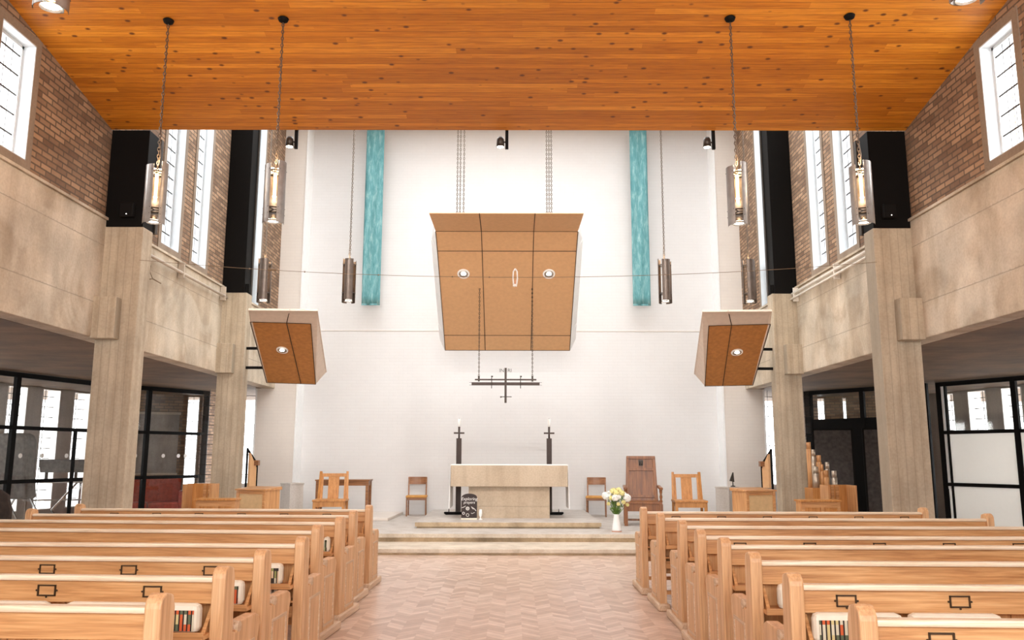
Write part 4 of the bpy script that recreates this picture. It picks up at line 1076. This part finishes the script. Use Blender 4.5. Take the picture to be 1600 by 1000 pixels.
# lecterns, stone pedestals, choir desks
for s, side in ((-1, 'left'), (1, 'right')):
    x = -4.43 if s < 0 else 4.33
    t = thing('reading_desk', 'boxy pale oak reading desk beside the %s far column' % side, 'reading desk', (x, 14.5, .10), s*.32, 'pale oak reading desks')
    b = MB().box(-.27, .27, -.0, .02, 0, .90); b.build('front_panel', M['ply_pale'], t)
    b = MB()
    b.box(-.29, -.24, -.02, .0, 0, .90).box(.24, .29, -.02, .0, 0, .90).box(-.239, .239, -.018, -.001, .84, .895).box(-.239, .239, -.018, -.001, 0.01, .10)
    b.build('panel_frame', M['oak'], t, bevel=.003)
    MB().box(-.29 if s > 0 else .27, -.27 if s > 0 else .29, 0, .42, 0, .9).build('side_panel', M['oak_z'], t)
    MB().box(.27 if s > 0 else -.29, .29 if s > 0 else -.27, 0, .42, 0, .9).build('side_panel', M['oak_z'], t)
    MB().hexa([(-.31, -.04, .90), (.31, -.04, .90), (.31, .46, .90), (-.31, .46, .90), (-.31, -.04, .925), (.31, -.04, .925), (.31, .46, .955), (-.31, .46, .955)]).build('top', M['oak'], t, bevel=.004)
    x = s*4.62
    t = thing('stone_pedestal', 'pale square stone pedestal against the wall corner at %s' % side, 'pedestal', (x, 17.9, .24 if s > 0 else .30), s*.7, 'pale stone pedestals')
    zt = .72
    MB().box(-.17, .17, -.17, .17, 0, zt-.03).build('shaft', M['stone_grey'], t, bevel=.004)
    MB().box(-.18, .18, -.18, .18, zt-.03, zt).build('cap', M['stone_grey'], t, bevel=.004)
    if s > 0:
        t = thing('metal_figurine', 'small dark pointed metal figure on the right stone pedestal', 'figurine', (x+.12, 17.85, .24+zt))
        MB().lathe([(0, 0), (.05, 0), (.05, .015), (.012, .03), (.01, .12)], n=14).build('stand', M['iron'], t)
        MB().hexa([(-.07, -.02, .12), (.03, -.02, .10), (.03, .02, .10), (-.07, .02, .12), (.0, -.005, .30), (.02, -.005, .30), (.02, .005, .30), (0, .005, .30)]).build('figure', M['iron'], t)
    # choir stall: low desk in front, tall panelled end behind
    x = s*5.30
    t = thing('choir_desk', 'low golden oak choir desk before the far %s column' % side, 'desk', (4.93 if s > 0 else -4.63, 13.35, 0), 0, 'golden oak choir desks')
    MB().box(-.33, .33, -.05, .25, .89, .92).build('top', M['oak_gold'], t, bevel=.004)
    MB().box(-.29, .29, .0, .02, 0.1, .89).build('front_panel', M['oak_gold'], t)
    b = MB()
    for xx in (-.30, .0, .26): b.box(xx, xx+.05, -.02, -.001, .05, .885)
    b.box(-.251, .001, -.018, -.001, .80, .885).box(.049, .261, -.018, -.001, .80, .885); b.build('panel_frame', M['oak'], t)
    for xx in (-.31, .29): MB().box(xx, xx+.02, 0, .22, 0, .89).build('side_panel', M['oak_z'], t)
    # tall seat end
    t = thing('choir_stall', 'tall golden oak stall box beside the far %s column' % side, 'stall', (5.45 if s > 0 else -5.085, 14.1, 0), 0, 'golden oak choir stalls')
    MB().box(-.23, .23, .0, .03, 0, 1.13).build('back_panel', M['oak_gold'], t, bevel=.003)
    MB().box(-.235, -.205, -.36, 0, 0, 1.13).build('side_panel', M['oak_z'], t, bevel=.003); MB().box(.205, .235, -.36, 0, 0, 1.13).build('side_panel', M['oak_z'], t, bevel=.003)
    b = MB()
    for xx in (-.06*s, .02*s): b.box(min(xx, xx+.05), max(xx, xx+.05), -.02, .0, .0, 1.12)
    b.build('post', M['oak'], t)
    MB().box(-.21, .21, -.36, 0, .43, .46).build('seat', M['oak_gold'], t)
    # notice stand with black poles
    t = thing('notice_stand', 'black pole stand with a slanted wooden board beside the far %s column' % side, 'stand', (s*5.12, 16.45, 0), 0, 'black pole stands')
    MB().bar((-s*.0, -.1, 0), (-s*.0, -.1, 1.74), .035, .03).build('pole', M['steel_black'], t)
    MB().bar((-s*.14, .10, 0), (-s*.14, .10, 1.44), .03, .03).build('pole', M['steel_black'], t)
    MB().bar((-s*.0, -.1, 1.72), (-s*.15, .12, 1.40), .03, .03).build('sloping_rail', M['steel_black'], t)
    MB().hexa([(-s*.02, -.08, .99), (-s*.06, -.08, .99), (-s*.14, .08, .99), (-s*.10, .08, .99), (-s*.02, -.08, 1.64), (-s*.06, -.08, 1.64), (-s*.14, .08, 1.36), (-s*.10, .08, 1.36)]).build('board', M['ply'], t)
    MB().box(-s*.19 if s > 0 else .11, -s*.11 if s > 0 else .19, .0, .12, 1.40, 1.50).build('board_cap', M['teak'], t)
    MB().box(-.22, .22, -.16, .16, 0, .03).build('base', M['steel_black'], t); t.location.z = 0

# little organ with stepped pipes at right
t = thing('chamber_organ', 'small oak chamber organ with stepped pipes beside the right far column', 'organ', (5.74, 14.65, 0))
MB().box(-.42, .18, .10, .5, 0, 1.05).build('case', M['oak_gold'], t, bevel=.005)
for k, (px, z0, z1, r) in enumerate(((-.36, 1.02, 1.85, .045), (-.30, 1.02, 1.72, .045), (-.22, 1.02, 1.62, .045), (-.30, 1.02, 1.42, .055), (-.20, 1.02, 1.46, .03), (-.12, 1.02, 1.50, .04), (-.16, 1.02, 1.36, .045), (-.04, 1.02, 1.35, .05))):
    yy = .35-.04*k
    MB().tube((px, yy, z0), (px, yy, z1-.12), r, 14).tube((px, yy, z1-.12), (px, yy, z1), r*.85, 14).build('organ_pipe', M['organ_metal'] if k % 2 else M['oak_z'], t)

# ------------------------------------------------------------ side room contents
t = thing('covered_stack', 'grey dust cover draped over a tall stack behind the left glass screen', 'dust cover', (-9.72, 16.45, 0))
prof = [(-.40, .75), (.40, .75), (.33, 1.3), (.31, 1.85), (.26, 1.98), (.15, 2.02), (-.15, 2.02), (-.28, 1.97), (-.33, 1.8), (-.36, 1.2)]
MB().prism(prof, 'y', -.2, .2).build('cover', M['grey_cloth'], t, bevel=.05)
b = MB()
for sx in (-1, 1): b.bar((sx*.3, 0, .08), (-sx*.1, 0, .8), .03, .03)
for sx in (-.32, .32): b.box(sx-.02, sx+.02, -.3, .3, .04, .08)
b.build('trolley_leg', M['chrome'], t)
for sx in (-.32, .32): MB().tube((sx-.015, -.28, .04), (sx+.015, -.28, .04), .04, 12).build('castor', M['iron'], t)
t = thing('folding_table', 'grey folding table on chrome legs behind the left glass screen', 'table', (-10.0, 18.3, 0), .15)
MB().box(-.75, .75, -.3, .3, 1.13-.13, 1.04).build('tabletop', M['grey_table'], t, bevel=.006)
for sx in (-1, 1):
    MB().bar((sx*.55, 0, 1.0), (sx*.15, -.22, .42), .035, .035).bar((sx*.15, -.22, .42), (sx*.45, -.3, .06), .035, .035).bar((sx*.55, .22, 1.0), (sx*.55, .22, .04), .035, .035).build('leg', M['chrome'], t)
MB().bar((-.6, .2, .62), (.6, .2, .62), .03, .03).build('stretcher', M['chrome'], t)
t = thing('music_keyboard', 'dark flat keyboard propped up on the folding table', 'keyboard', (-9.75, 18.25, 1.04), .15)
MB().hexa([(-.42, -.06, .18), (.5, -.06, .18), (.5, .02, .18), (-.42, .02, .18), (-.5, .04, .46), (.5, .04, .46), (.5, .1, .46), (-.5, .1, .46)]).build('panel', M['grey_cloth'], t, bevel=.01)
for x in (-.3, .3): MB().box(x-.02, x+.02, -.04, .04, 0, .2).build('support', M['iron'], t)
t = thing('red_sofa', 'dark red quilted sofa behind the second left glass screen', 'sofa', (-8.6, 20.3, 0), .38)
MB().box(-.8, .62, .0, .22, .1, 1.05).build('backrest', M['red'], t, bevel=.05)
for x in (-.44, .26): MB().box(x-.34, x+.34, -.5, .0, .1, .5).build('seat_cushion', M['red'], t, bevel=.05)
for x in (-.84, .66): MB().box(x-.09, x+.09, -.5, .2, 0, .75).build('armrest', M['red'], t, bevel=.04)
t = thing('mural_panel', 'weathered grey relief panel on the brick end wall behind the left glass', 'panel', (-9.1, 21.2, 0), math.atan2(1.9, 4.7))
MB().box(-.45, .61, -.1, -.04, 1.15, 2.62).build('relief_panel', M['mural'], t)
MB().box(-.48, .64, -.11, -.02, 2.62, 2.68).box(-.48, .64, -.11, -.02, 1.10, 1.15).build('panel_edge', M['stone'], t)
t = thing('stacked_chair', 'dark upholstered chair back standing at the far left edge of the photo', 'chair', (-6.1, 9.75, 0))
MB().prism([(-.24, .45), (.24, .45), (.25, .95), (.2, 1.13), (.1, 1.19), (-.1, 1.19), (-.2, 1.13), (-.25, .95)], 'y', .2, .27).build('backrest', M['dark_fabric'], t, bevel=.02)
MB().box(-.25, .25, -.22, .24, .40, .48).build('seat', M['dark_fabric'], t, bevel=.02)
for sx in (-.22, .22):
    for y in (-.2, .22): MB().tube((sx, y, 0), (sx, y, .42), .012, 8).build('leg', M['iron'], t)
